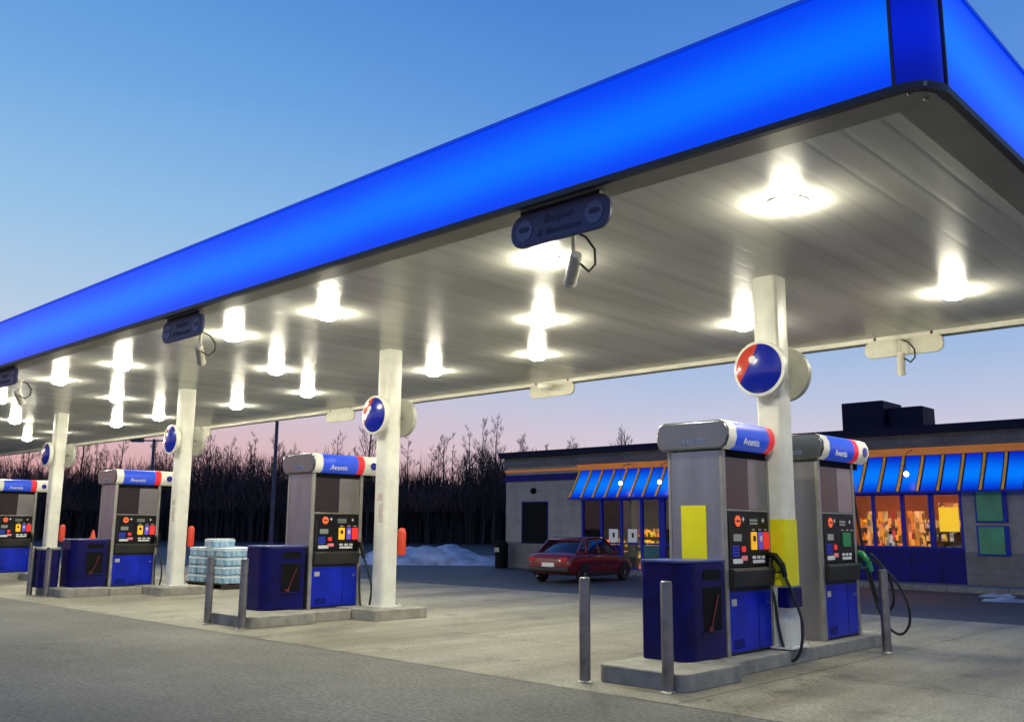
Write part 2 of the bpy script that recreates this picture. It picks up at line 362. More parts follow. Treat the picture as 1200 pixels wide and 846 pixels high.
# ---------------------------------------------------------------- columns
COLS = [-5.16, -12.15, -19.15, -26.05, -33.05]
CY = 9.86; SOF = 4.355
cnames = ['white square canopy column wearing a yellow sleeve between the two nearest pumps',
          'white square canopy column standing right of the second pump from the right',
          'white square canopy column between the stacked blue water packs and the third pump',
          'white square canopy column at the left beside the last pump in view',
          'farthest white canopy column beyond the left end of the row']
def round_sign(parent, y, facing):
    """domed round sign: facing -1 looks to the road, +1 to the store"""
    R0 = .285
    rim = MB(); rim.lathe([(R0-.02, 0), (R0+.03, .0), (R0+.04, .03), (R0+.035, .075), (R0+.005, .085), (R0-.02, .07)], axis='y', n=40)
    dome = MB(); n = 128; rings = 64; vs = []; fs = []; mi = []
    for i in range(rings+1):
        r = R0*i/rings; h = .085+.06*(1-(i/rings)**2)
        for k in range(n): a = 2*PI*k/n; vs.append((r*math.cos(a)*1.0, h, r*math.sin(a)))
    for i in range(rings):
        for k in range(n):
            fs.append((i*n+k, i*n+(k+1) % n, (i+1)*n+(k+1) % n, (i+1)*n+k))
            c = [(vs[i*n+k][j]+vs[(i+1)*n+k][j])/2/R0 for j in (0, 2)]
            x, z = c; s = (-x*.80+z*.60); q = (x*.60+z*.80)
            # seen from the road the sign's x axis is mirrored by the flip below
            mi.append(1 if (-x*.86+z*.51) > .36+.18*(x*.51+z*.86)**2 else 0)
    dome.add(vs, fs); dome.mi = mi
    objs = [rim.build('sign_rim', white_paint if facing < 0 else disc_back, parent, smooth=True)]
    if facing < 0:
        objs.append(dome.build('sign_face', [disc_blue, disc_red], parent, smooth=True))
        dot = MB(); dot.lathe([(.001,.0),(.045,.0),(.04,.012),(.001,.018)], c=(-.05,.132,.10), axis='y', n=16)
        objs.append(dot.build('sign_spot', white_label, parent, smooth=True))
    else:
        d2 = MB(); d2.lathe([(.001,.05),(R0-.02,.05),(R0-.02,.03),(.001,.03)], axis='y', n=40); objs.append(d2.build('sign_face', disc_back, parent))
    for o in objs:
        o.location = (0, y, 3.24)
        if facing < 0:
            # mirror so that the dome points to -Y while left stays left
            for v in o.data.vertices: v.co.y = -v.co.y
            o.data.flip_normals()
    bk = MB(); yy = CYL = .145
    bk.cyl((0, y, 3.24), (0, .14*(1 if facing > 0 else -1), 3.24), .035, n=12); bk.cyl((0, y, 3.12), (0, .14*(1 if facing > 0 else -1), 3.20), .018, n=8)
    bk.build('sign_bracket', disc_back, parent)
for k, X in enumerate(COLS):
    root = tag(empty('canopy_column', (X, CY, 0)), cnames[k], 'column', 'white columns holding up the canopy')
    s = MB(); s.prism(round_rect(.30, .30, .05, 4), 'z', .15, SOF+.05); s.build('shaft', white_paint, root, smooth=True)
    p = MB(); p.prism(round_rect(.42, .42, .02, 2), 'z', .166, .185)
    for sx in (-1, 1):
        for sy in (-1, 1): p.cyl((sx*.18, sy*.18, .18), (sx*.18, sy*.18, .215), .014, n=6)
    p.build('base_plate', white_paint, root)
    round_sign(root, -.24, -1); round_sign(root, .26, 1)
    if k == 0:
        y_ = MB(); y_.prism([(-.055,-.157),(.12,-.157),(.147,-.147),(.157,-.12),(.157,.12),(.151,.12),(.151,-.12),(.143,-.143),(.12,-.151),(-.055,-.151)], 'z', .83, 1.55); tag(y_.build('sleeve', yellow, root, smooth=True), 'plain bright yellow plate bent around the column corner')
        b_ = MB(); b_.box(.06, .195, -.215, .10, .60, .815); b_.build('junction_box', navy, root, bevel=.01)
    else:
        st = MB(); st.box(-.05, .09, -.1535, -.1505, 1.84, 1.97); st.box(-.01, .10, -.1535, -.1505, 1.50, 1.80)
        st.build('sticker', mat('faded_sticker%d' % k, (.60,.52,.48), .5, var=.18, vs=14), root)
        e = MB(); e.lathe([(.03,.97),(.06,.98),(.07,1.02),(.07,1.34),(.055,1.39),(.03,1.41),(.001,1.41)], c=(.125,.24,0), n=14)
        ex = e.build('fire_extinguisher', orange_red, root, smooth=True)

# ---------------------------------------------------------------- canopy
XL, XR, YF, YB = -47.0, -1.90, 5.96, 14.25
cn = tag(empty('canopy', (0, 0, 0)), 'long flat forecourt canopy with a glowing blue illuminated fascia and white metal soffit', 'canopy')
CR = .25
fp = MB(); fp.box(XL, XR-CR-.012, YF, YF+.05, ZF0, ZF1); fp.build('front_fascia', fascia_blue, cn)
rp = MB(); rp.box(XR-.05, XR, YF+CR+.012, YB-.01, ZF0, ZF1); rp.build('side_fascia', fascia_blue, cn)
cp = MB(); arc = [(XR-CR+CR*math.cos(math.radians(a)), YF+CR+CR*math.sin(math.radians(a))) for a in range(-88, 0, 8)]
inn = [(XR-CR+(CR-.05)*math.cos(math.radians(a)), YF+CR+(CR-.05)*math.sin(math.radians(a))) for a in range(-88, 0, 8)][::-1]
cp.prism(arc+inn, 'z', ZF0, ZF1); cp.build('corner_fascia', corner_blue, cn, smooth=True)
jt = MB()
jt.box(XR-CR-.012, XR-CR+.008, YF-.012, YF+.05, ZF0-.01, ZF1+.01); jt.box(XR-.05, XR+.012, YF+CR-.008, YF+CR+.012, ZF0-.01, ZF1+.01)
jt.build('corner_joint', dark_trim, cn)
def rail(z0, z1, out, inw, m, name, xl=XL):
    b = MB(); r = CR+out; cx, cy = XR-CR, YF+CR
    outer = [(xl, YF-out)]+[(cx+r*math.cos(math.radians(a)), cy+r*math.sin(math.radians(a))) for a in range(-90, 1, 9)]+[(XR+out, YB)]
    rin = max(.03, CR-inw)
    inner = [(XR-inw, YB)]+[(cx+rin*math.cos(math.radians(a)) if inw < CR else XR-inw, cy+rin*math.sin(math.radians(a)) if inw < CR else YF+inw) for a in range(0, -91, -9)][:: (1 if inw < CR else 10)]+[(xl, YF+inw)]
    b.prism(outer+inner, 'z', z0, z1); return b.build(name, m, cn)
rail(ZF0-.055, ZF0-.002, .018, .04, dark_trim, 'bottom_rail'); rail(ZF1+.002, ZF1+.03, .015, .05, fascia_blue if False else mat('rail_blue', (.0,.04,.4), .4, emit=(0,.05,.8), es=.5), 'top_rail')
bd = MB()   # sloped border between the fascia and the soffit
ins = .34
bd.box(XL, XR-.06, YF+.045, YF+ins, ZF0-.042, ZF0-.01); bd.box(XR-ins, XR-.045, YF+ins+.002, YB, ZF0-.042, ZF0-.01)
bd.build('soffit_border', border_trim, cn)
b2 = MB(); b2.box(XL, XR-ins-.002, YF+ins-.006, YF+ins+.03, ZF0-.02, SOF+.01); b2.box(XR-ins-.03, XR-ins+.006, YF+ins+.032, YB, ZF0-.02, SOF+.01); b2.build('soffit_lip', border_trim, cn)
so = MB(); so.box(XL, XR-ins-.03, YF+ins+.03, YB-.14, SOF, SOF+.03); so.build('soffit', soffit_m, cn)
bk = MB(); bk.box(XL, XR-.05, YB-.138, YB-.03, SOF-.075, SOF+.03); bk.build('rear_gutter', mat('gutter_white', (.62,.60,.52), .35, var=.06, vs=3), cn, bevel=.015)
b3 = MB(); b3.box(XL, XR-.05, YB-.028, YB, SOF-.085, ZF1); b3.build('rear_fascia', dark_trim, cn)
rf = MB(); rf.box(XL, XR-.06, YF+.06, YB-.04, ZF1-.12, ZF1-.08); rf.build('roof_deck', dark_trim, cn)
for (x, y) in ((-2.02, 6.02), (-1.965, 6.16)):
    sc = MB(); sc.lathe([(.001,-.012),(.016,-.01),(.02,0)], c=(x-.06, y+.02, ZF0-.055), n=10); sc.build('screw', steel, cn)

# ---------------------------------------------------------------- canopy lamps
LP = [(-3.74,7.55,'canopy lamp nearest the lit blue corner, in the front row'),
      (-6.58,7.47,'front-row canopy lamp glowing just behind the nearest hanging blue sign'),
      (-3.75,11.9,'canopy lamp near the right edge of the picture, in the back row'),
      (-6.62,11.85,'back-row canopy lamp peeping out left of the nearest column'),
      (-8.62,9.75,'middle-row canopy lamp between the two nearest columns'),
      (-10.5,11.72,'back-row canopy lamp below the middle-row one between the two nearest columns'),
      (-10.58,7.44,'front-row canopy lamp left of the second column top'),
      (-13.15,11.72,'back-row canopy lamp just right of the second column from the right'),
      (-12.95,7.36,'front-row canopy lamp right of the second hanging sign'),
      (-15.28,9.62,'middle-row canopy lamp between the second and third columns'),
      (-17.5,11.85,'back-row canopy lamp above the round sign side of the second column'),
      (-17.05,7.45,'front-row canopy lamp left of the third column top'),
      (-20.75,12.0,'back-row canopy lamp right of the third column from the right'),
      (-19.85,7.40,'front-row canopy lamp above the fourth column top'),
      (-21.72,9.42,'middle-row canopy lamp between the third and fourth columns'),
      (-24.7,11.92,'back-row canopy lamp just left of the third column'),
      (-27.4,11.95,'small back-row canopy lamp low between the third and fourth columns'),
      (-24.2,7.7,'front-row canopy lamp cut by the left picture edge'),
      (-28.8,9.62,'small middle-row canopy lamp left of the fourth column'),
      (-34.6,12.0,'farthest small canopy lamp low at the left above the trees'),
      (-31.2,7.5,None), (-31.5,11.9,None), (-35.8,9.6,None), (-38,7.5,None), (-42,9.6,None)]
def make_lamp():
    r = empty('canopy_lamp')
    fl = MB(); fl.lathe([(.18,0),(.185,-.010),(.165,-.018),(.147,-.018),(.147,0)], n=28); fl.build('housing', white_paint, r, smooth=True)
    ln = MB(); ln.lathe([(.147,-.010),(.144,-.040),(.124,-.072),(.085,-.094),(.04,-.102),(.002,-.104)], n=24); ln.build('lens', lens, r, smooth=True)
    return r
proto = None
for (x, y, lb) in LP:
    if proto is None: proto = o = make_lamp()
    else: o = copy_tree(proto)
    o.location = (x, y, SOF-.001); tag(o, lb or 'lit canopy lamp far beyond the left picture edge', 'lamp', 'round lamps lighting the canopy ceiling')

# ---------------------------------------------------------------- hanging signs
def hanging_sign(X, Y, back, label, w=1.16):
    r = tag(empty('hanging_sign', (X, Y, 0)), label, 'sign', 'plates hanging from the canopy edge')
    m = beige if back else hang_blue
    z = 4.13 if not back else 4.17; h = .31 if not back else .27
    b = MB(); b.prism(round_rect(w, h, h*.46, 8, (0, z)), 'y', -.02, .02); b.build('panel', m, r, bevel=.006)
    hg = MB()
    if not back: hg.box(-w*.40, w*.40, -.015, .03, z+h/2-.015, z+h/2+.035)
    for sx in (-1, 1):
        if back: hg = MB()
        hg.box(sx*w*.36-.02, sx*w*.36+.02, -.01, .02, z+h/2-.01, 4.42)
        if back or sx == 1: hg.build('hanger', dark_trim, r)
    if not back:
        for sx in (-1, 1):
            c = MB(); c.lathe([(.001,-.026),(.10,-.026),(.10,-.019),(.001,-.019)], c=(sx*(w/2-.17), 0, z), axis='y', n=24); c.build('emblem', hang_mark, r)
            c2 = MB(); c2.prism(round_rect(.12, .045, .02, 3, (sx*(w/2-.17), z+.01)), 'y', -.032, -.0265); c2.build('emblem_bar', hang_dark, r)
        text('lettering', 'Bonjour', .105, hang_dark, r, (0, -.0225, z+.055), (PI/2, 0, 0), .25)
        text('lettering', '& Bienvenue', .10, hang_dark, r, (0, -.0225, z-.06), (PI/2, 0, 0), .25)
    return r
XS = [-5.22, -12.25, -19.35, -26.4]
hl = ['navy pill-shaped sign hanging from the canopy front, nearest the lit corner', 'navy hanging sign on the canopy front above the third column', 'navy hanging sign cut by the left picture edge', 'navy hanging sign beyond the left picture edge']
bl = ['beige plate hanging from the rear canopy edge at the right against the sky', 'beige plate hanging from the rear canopy edge between the two nearest columns', 'pale plate on the rear canopy edge just left of the second column', 'small pale plate on the rear canopy edge beyond the third column']
XF = [-5.20, -12.10, -18.95, -25.8]
for k in range(4):
    hanging_sign(XF[k], 6.10, False, hl[k]); hanging_sign(XS[k], 14.12, True, bl[k], 1.18)

def security_camera(loc, rz, label, tilt=.55, drop=.0):
    r = tag(empty('security_camera', loc, rz), label, 'camera', 'cameras under the canopy edges')
    m = MB(); m.cyl((0,0,0), (0,0,-.03), .06, n=16); m.cyl((0,0,-.03), (0,0,-.24-drop), .022, n=10); m.build('mount', beige, r)
    b = MB(); d = Vector((0, math.cos(tilt), -math.sin(tilt))); c = Vector((0, -.05, -.28-drop))
    b.cyl(c-d*.06, c+d*.24, .058, .058, 16); b.cyl(c+d*.24, c+d*.27, .064, .064, 16); b.cyl(c-d*.09, c-d*.06, .045, .058, 16); b.build('body', beige, r, smooth=True)
    g = MB(); g.cyl(c+d*.268, c+d*.276, .045, n=16); g.build('lens', black, r)
    w = MB(); w.tube([(.02,0,-.02),(.12,.02,-.06),(.20,.02,-.17),(.20,0,-.28-drop),(.13,-.04,-.36-drop),(.04,-.10,-.31-drop)], .012, 6); w.build('cable', tray_grey, r, smooth=True)
security_camera((-5.22, 6.32, 4.12), .9, 'security camera with a looped cable below the nearest hanging blue sign', drop=.04)
security_camera((-12.0, 6.32, 4.12), .9, 'security camera below the second hanging blue sign')
security_camera((-18.85, 6.32, 4.12), .9, 'security camera below the hanging sign at the left picture edge')
security_camera((-5.22, 13.98, 4.28), .5, 'security camera hanging before the rear beige plate against the sky', 1.2, .02)
hb = MB(); hb.lathe([(.05,.0),(.13,-.02),(.14,-.09),(.10,-.13),(.002,-.14)], c=(-12.25, 13.9, 4.28), n=16)
tag(hb.build('lamp_dome', sign_white, smooth=True), 'small pale lamp dome before the middle rear beige plate', 'lamp')

# ---------------------------------------------------------------- fuel pumps
W = .33; DL = .985
def make_pump(diesel=False):
    r = empty('fuel_pump')
    # body core, set back behind the panels
    b = MB(); b.box(-W+.012, W-.012, .012, DL-.012, 0, 2.12); b.build('body', tray_grey, r)
    e = MB(); e.box(-W+.02, W-.02, -.008, .011, 0, 2.12)
    e.build('end_panel', steel, r, bevel=.006)
    e2 = MB(); e2.box(-W+.02, W-.02, DL-.011, DL+.008, 0, 2.12); e2.build('end_panel', black, r, bevel=.006)
    t = MB()
    for sx in (-1, 1):
        t.box(sx*(W-.022), sx*(W+.014), -.016, .05, 0, 2.12); t.box(sx*(W-.022), sx*(W+.014), DL-.05, DL+.016, 0, 2.12)
    t.build('corner_trim', grey_trim, r, bevel=.006)
    for sx in (-1, 1):
        X = sx*W
        def bx(y0, y1, z0, z1, d, name, m, bev=.004, d0=-.012):
            q = MB(); q.box(X+sx*d0, X+sx*d, y0, y1, z0, z1); return q.build(name, m, r, bevel=bev)
        door = bx(.055, DL-.055, .03, .64, .006, 'lower_door', blue_door, .008)
        q = MB(); q.box(X+sx*.0062, X+sx*.0085, DL*.66, DL*.66+.006, .035, .635); q.build('door_seam', matte_black, door)
        q = MB()
        for a in range(6): q.box(X+sx*.0062, X+sx*.0082, .12, .34, .07+a*.016, .077+a*.016)
        q.build('vent', matte_black, door)
        q = MB(); q.box(X+sx*.0062, X+sx*.0078, .10, .20, .50, .57); q.build('notice', white_label if False else disc_back, door)
        lk = MB(); lk.cyl((X+sx*.005, DL-.12, .5), (X+sx*.014, DL-.12, .5), .018, n=12); lk.build('lock', steel, door)
        tr = MB(); pts = [(X-sx*.01, .66), (X+sx*.06, .69), (X+sx*.085, .86), (X+sx*.05, .885), (X-sx*.01, .885)]
        tr.prism(pts if sx > 0 else pts[::-1], 'y', .06, DL-.06); tr.build('tray', tray_grey, r, bevel=.008)
        dp = bx(.055, DL-.055, .89, 1.475, .010, 'display_panel', black, .006)
        def item(yc, zc, w, h, name, m, dd=.016, rr=.012):
            q = MB(); q.prism(round_rect(w, h, min(rr, w/2.2, h/2.2), 3, (yc, zc)), 'x', X+sx*.0105, X+sx*(.0105+dd)); return q.build(name, m, dp)
        def at(u): return u*DL
        # orange octagon sticker, white cross marks, card reader, screen, keypads
        q = MB(); q.prism([(at(.27)+.062*math.cos(PI/8+i*PI/4), 1.375+.062*math.sin(PI/8+i*PI/4)) for i in range(8)], 'x', X+sx*.0105, X+sx*.016); q.build('sticker', btn['orange'], dp)
        item(at(.27), 1.375, .075, .018, 'sticker_bar', black, .0075)
        for (u, z) in ((.385, 1.395), (.82, 1.385)):
            item(at(u), z, .05, .014, 'mark', white_label, .004); item(at(u), z, .014, .05, 'mark', white_label, .005)
        item(at(.25), 1.20, .16, .075, 'screen', led, .008)
        item(at(.21), 1.06, .13, .11, 'keypad', btn['blue'], .010)
        for a in range(3):
            for c in range(3): item(at(.21)-.04+.04*a, 1.03+.032*c, .026, .02, 'key', black, .014, .003)
        item(at(.37), 1.08, .07, .06, 'card_reader', btn['red'], .012); item(at(.39), .985, .12, .05, 'label_plate', btn['pink'], .004)
        item(at(.25), .955, .20, .05, 'label_plate', white_label, .003)
        if diesel:
            item(at(.70), 1.17, .22, .17, 'grade_button', btn['green'], .014)
        else:
            for u, c in ((.60, 'yellow'), (.745, 'purple'), (.87, 'red')):
                gb = item(at(u), 1.165, .115 if c != 'purple' else .085, .19, 'grade_button', btn[c], .012)
                item(at(u), 1.19, .05, .06, 'button_face', white_label if c == 'purple' else tray_grey if c == 'yellow' else btn['red'], .016)
        for u in (.60, .70, .80): item(at(u), .99, .075, .03, 'label_strip', white_label, .003)
        item(at(.70), .945, .26, .035, 'label_strip', white_label, .003)
        item(at(.60), 1.37, .20, .085, 'price_screen', tray_grey, .006); item(at(.60), 1.385, .17, .022, 'price_line', led, .008); item(at(.60), 1.350, .17, .018, 'price_line', led, .008)
        for u in (.60, .745, .87): item(at(u), 1.285, .06, .016, 'label_strip', disc_back, .003)
        item(at(.10), 1.17, .022, .42, 'edge_light', tray_grey, .006)
        # upper window with the dark glass on the left and a bright panel on the right
        bx(.055, .52, 1.50, 2.05, .004, 'upper_glass', dark_glass); bx(.523, DL-.055, 1.50, 2.05, .007, 'upper_panel', silver_panel)
        bx(.055, DL-.055, 1.478, 1.498, .012, 'ledge', grey_trim)
    # canopy cap over the pump, stadium profile, overhanging to the hose side
    pr = [(-.36,2.125),(.36,2.125),(.425,2.165),(.455,2.25),(.45,2.34),(.41,2.41),(.34,2.435),(-.34,2.435),(-.41,2.41),(-.45,2.34),(-.455,2.25),(-.425,2.165)]
    hd = MB(); hd.box(-W+.03, W+.0, .03, 1.16, 2.05, 2.124); hd.build('header', matte_black, r)
    c = MB(); c.prism(pr, 'y', -.07, 1.26); cap = c.build('cap', cap_steel, r, bevel=.02, smooth=True)
    tx = text('cap_lettering', 'Avantis', .105, mat('cap_letter_blue', (.10,.16,.32), .4) if not diesel else MATS['cap_letter_blue'], cap, (.02, -.0725, 2.22), (PI/2, 0, 0), .25)
    for sx in (-1, 1):
        def band(y0, y1, m, name, grow=0.0, k0=2, k1=5):
            q = MB(); out = [(sx*(abs(pr[i][0])+.008+grow), pr[i][1]) for i in (1,2,3,4,5,6)]
            inn_ = [(sx*(abs(pr[i][0])-.006), pr[i][1]) for i in (6,5,4,3,2,1)]
            pts = out+inn_
            q.prism(pts if sx > 0 else pts[::-1], 'y', y0, y1); return q.build(name, m, cap, smooth=True)
        band(-.045, .10, sign_white, 'cap_stripe'); band(.102, .80, sign_blue, 'cap_sign'); band(.802, .93, sign_red, 'cap_stripe'); band(.932, 1.235, sign_white, 'cap_stripe')
        q = MB(); q.lathe([(.001,.0),(.062,.0),(.062,.012),(.001,.016)], c=(.0, 0, 0), axis='x', n=20)
        if sx < 0: q.v = [(-v[0], v[1], v[2]) for v in q.v]
        q.build('cap_dot', disc_blue, cap, loc=(sx*.462, 1.11, 2.27))
        text('cap_lettering', 'Avantis', .115, white_label, cap, (sx*.4645, .40 if sx > 0 else .45, 2.215), (PI/2, 0, sx*PI/2), .25)
    # hose side
    ms = MB(); ms.box(-.10, .26, DL+.01, DL+.07, .7, 2.05); ms.build('hose_mast', black, r, bevel=.01)
    hm = [(.30, .99, .70), (.36, .97, .55), (.40, .95, .28), (.47, .93, .02), (.56, .94, -.10), (.65, .96, .02), (.67, .98, .30), (.60, .96, .56), (.525, .92, .78)]
    NY = 1.02 if diesel else .92
    if diesel: hm = [(.20, 1.06, 2.05), (.22, 1.08, 1.6), (.30, 1.10, 1.1), (.42, 1.14, .65), (.50, 1.18, .30), (.62, 1.20, .08), (.76, 1.20, .03), (.88, 1.16, .18), (.88, 1.10, .44), (.76, 1.06, .70), (.60, 1.02, .86), (.50, 1.0, .93)]
    def smoothp(P, n=5):
        P = [Vector(p) for p in P]; out = []
        for i in range(len(P)-1):
            p0, p1, p2, p3 = P[max(i-1, 0)], P[i], P[i+1], P[min(i+2, len(P)-1)]
            for k in range(n):
                t = k/n; out.append(.5*((2*p1)+(p2-p0)*t+(2*p0-5*p1+4*p2-p3)*t*t+(3*p1-p0-3*p2+p3)*t**3))
        return out+[P[-1]]
    h = MB(); h.tube(smoothp(hm), .0165, 8); h.build('hose', rubber, r, smooth=True)
    if diesel:
        h = MB(); h.tube(smoothp([(.30,1.06,1.9),(.34,1.10,1.3),(.42,1.14,.8),(.50,1.18,.42),(.60,1.20,.30),(.70,1.16,.42),(.70,1.08,.7),(.60,1.02,.9),(.50,1.0,1.0)]), .0165, 8); h.build('hose', rubber, r, smooth=True)
    nm = btn['green'] if diesel else black
    sp_ = .365 if not diesel else .34
    nz = MB(); nz.tube([(sp_+.16, NY, .78), (sp_+.13, NY, .90), (sp_+.05, NY, 1.0), (sp_-.04, NY-.01, 1.02)], [.028,.034,.036,.026], 10)
    nz.tube([(sp_+.15, NY, .84), (sp_+.04, NY, .82), (sp_+.0, NY, .92), (sp_+.03, NY, .99)], .010, 6)
    no = nz.build('nozzle', nm, r, smooth=True)
    spt = MB(); spt.tube([(sp_-.04, NY-.01, 1.02), (sp_-.12, NY-.02, 1.02), (sp_-.18, NY-.04, .96)], .012, 8); spt.build('spout', steel, no, smooth=True)
    ho = MB(); ho.box(.19, .335 if not diesel else sp_+.02, DL+.01, 1.06, .82, 1.10); ho.build('nozzle_holster', black, r, bevel=.015)
    return r
PX = [-5.53, -12.97, -20.14, -27.25]
pl = ['tall silver and blue fuel pump with a yellow plate, nearest the viewer', 'blue and silver fuel pump standing left of the second column from the right',
      'blue and silver fuel pump behind the low blue bin, left of the third column', 'fuel pump cut by the left picture edge with a bright blue lower door']
p0 = make_pump()
for k, X in enumerate(PX):
    o = p0 if k == 0 else copy_tree(p0)
    o.location = (X, 8.74, .151); tag(o, pl[k], 'fuel pump', 'fuel pumps under the canopy')
yp = MB(); yp.box(-.185, .125, -.0135, -.0085, .96, 1.535); tag(yp.build('plate', yellow, p0), 'plain yellow plate on the silver end panel')
pd = make_pump(True); pd.location = (-5.44, 10.78, .151)
tag(pd, 'silver fuel pump with green nozzle and looping hoses behind the yellow-sleeved column', 'fuel pump', 'fuel pumps under the canopy')

# ---------------------------------------------------------------- service cabinets and bins
def cabinet(loc, label, h=.965):
    r = tag(empty('service_cabinet', loc), label, 'cabinet', 'navy service cabinets in front of the pumps')
    pts = [(-.27,.72),(-.27,.02)]+[(-.25,0)]+[(.27-.17+.17*math.sin(math.radians(a)), .17-.17*math.cos(math.radians(a))) for a in range(0, 91, 10)]+[(.27,.72)]
    b = MB(); b.prism(pts, 'z', 0, h-.03); b.build('body', navy, r, bevel=.012)
    lp = [(x*1.03, .36+(y-.36)*1.03) for x, y in pts]
    l = MB(); l.prism(lp, 'z', h-.028, h); l.build('lid', mat('cabinet_lid', (.05,.06,.22), .3) if 'cabinet_lid' not in MATS else MATS['cabinet_lid'], r, bevel=.01)
    # flat black panels paint the shade inside the recess and towel slot
    o = MB(); o.box(.262, .2745, .30, .64, .27, .70); op = o.build('recess_dark', matte_black, r, bevel=.004)
    s = MB(); s.prism(round_rect(.34, .10, .045, 4, (.47, .82)), 'x', .262, .276); s.build('towel_slot', matte_black, r)
    f = MB(); f.box(.262, .282, .27, .67, .235, .262); f.build('ledge', navy, r, bevel=.006)
    q = MB(); q.cyl((.285, .42, .30), (.285, .56, .62), .009, n=8); q.box(.277, .297, .36, .44, .27, .31); q.build('squeegee', mat('squeegee_red', (.10,.004,.004), .5) if 'squeegee_red' not in MATS else MATS['squeegee_red'], r)
    return r
cabinet((-5.45, 7.97, .166), 'navy blue service cabinet between the two nearest bollards and the nearest pump')
cabinet((-12.92, 7.95, .166), 'navy blue service cabinet in front of the second pump from the right')
cabinet((-20.08, 7.95, .166), 'navy blue service cabinet left of the third pump, beside a lower blue bin')
cabinet((-27.1, 7.95, .156), 'navy blue service cabinet beyond the left picture edge')
wb = tag(empty('waste_bin', (-20.36, 7.66, .166)), 'low plain blue bin before the cabinet of the third pump', 'bin')
b = MB(); b.prism(round_rect(.46, .40, .05, 4), 'z', 0, .74); b.build('body', navy, wb, bevel=.01)
b = MB(); b.prism(round_rect(.48, .42, .06, 4), 'z', .742, .79); b.build('lid', grey_trim, wb, bevel=.01)
cone = tag(empty('funnel', (-19.95, 8.40, 1.135)), 'small orange cone standing on the cabinet lid beside the third pump', 'cone')
b = MB(); b.lathe([(.085,0),(.085,.012),(.06,.014),(.02,.17),(.001,.175)], n=14); b.build('cone', orange_red, cone, smooth=True)

# ---------------------------------------------------------------- bollards
def make_bollard():
    r = empty('bollard'); b = MB(); b.lathe([(.054,0),(.054,.94),(.050,.962),(.040,.97),(.001,.972)], n=20); b.build('post', bollard_steel, r, smooth=True)
    f = MB(); f.lathe([(.075,0),(.075,.008),(.056,.02)], n=20); f.build('base_collar', grey_trim, r); return r
BO = [((-5.83,7.20), 'steel bollard standing left of the nearest kerb island'), ((-4.945,7.28), 'steel bollard before the corner of the nearest kerb island, closest to the viewer'),
      ((-12.98,7.24), 'left one of the two steel bollards before the second kerb island'), ((-12.04,7.24), 'right one of the two steel bollards before the second kerb island'),
      ((-20.45,7.42), 'steel bollard just left of the fourth column foot'), ((-19.80,7.50), 'steel bollard right in front of the low blue bin'),
      ((-4.66,11.45), 'steel bollard behind the green nozzle hoses at the rear of the nearest island'), ((-27.5,7.3), 'steel bollard beyond the left picture edge')]
bp0 = None
for (xy, lb) in BO:
    if bp0 is None: bp0 = o = make_bollard()
    else: o = copy_tree(bp0)
    o.location = (*xy, .004); o.rotation_euler = (0, 0, 0); tag(o, lb, 'bollard', 'steel bollards guarding the islands')

# ---------------------------------------------------------------- stacked packs of bottled water
wrap_m = mat('water_wrap', (.20,.42,.58), .18, coat=.4, spec=.8)
nt, N, L = nodes(wrap_m); tc = N.new('ShaderNodeTexCoord'); mp = N.new('ShaderNodeMapping'); mp.inputs['Scale'].default_value = (10.7, 10.7, 4)
v = N.new('ShaderNodeTexVoronoi'); v.inputs['Scale'].default_value = 1; L.new(tc.outputs['Object'], mp.inputs['Vector']); L.new(mp.outputs[0], v.inputs['Vector'])
r_ = N.new('ShaderNodeValToRGB'); r_.color_ramp.elements[0].position = .1; r_.color_ramp.elements[0].color = (.50,.68,.80,1); r_.color_ramp.elements[1].position = .75; r_.color_ramp.elements[1].color = (.16,.34,.50,1)
L.new(v.outputs['Distance'], r_.inputs[0]); L.new(r_.outputs[0], N['Principled BSDF'].inputs['Base Color'])
wlabel = mat('water_label', (.62,.68,.72), .35, var=.2, vs=20)
wcap = mat('bottle_cap', (.75,.78,.80), .4)
pal = MB(); 
for i in range(5): pal.box(-21.22, -19.48, 11.20+i*.29, 11.20+i*.29+.14, .10, .125)
for i in range(3): pal.box(-21.2+i*.81, -21.2+i*.81+.12, 11.20, 12.50, .0, .10)
tag(pal.build('pallet', mat('pallet_wood', (.03,.022,.016), .9, var=.3, vs=6)), 'dark wooden pallet under the stacked water packs', 'pallet')
def make_case():
    r = empty('water_pack'); L_, D_, H_ = .60, .40, .20
    b = MB(); b.prism(round_rect(D_-.01, L_-.01, .035, 4), 'z', .0, .182); b.build('wrap', wrap_m, r, bevel=.014)
    w = MB(); w.prism(round_rect(D_-.006, L_-.006, .036, 4), 'z', .125, .160); w.build('label_band', wlabel, r)
    c = MB()
    for i in range(6):
        for j in range(4): c.cyl((-.14+j*.093, -.235+i*.094, .180), (-.14+j*.093, -.235+i*.094, .192), .030, .018, n=8)
    c.build('bottle_caps', wcap, r); return r
case0 = None
rown = ['bottom', 'second', 'third', 'top full']
for z in range(4):
    for j, yy in enumerate((11.53, 12.15)):
        for i, xx in enumerate((-21.0, -20.58, -20.16, -19.74)):
            if case0 is None: case0 = o = make_case()
            else: o = copy_tree(case0)
            o.location = (xx+random.uniform(-.012,.012), yy+random.uniform(-.012,.012), .126+z*.2); o.rotation_euler = (0,0,random.uniform(-.02,.02))
            tag(o, 'pack of blue bottled water, %s layer, %s %s of the stack' % (rown[z], 'near' if j == 0 else 'far', ('leftmost', 'inner left', 'inner right', 'rightmost')[i]), 'water pack', 'stacked packs of bottled water')
o = copy_tree(case0); o.location = (-20.35, 11.55, .928); tag(o, 'single pack of bottled water lying on top of the stack', 'water pack', 'stacked packs of bottled water')
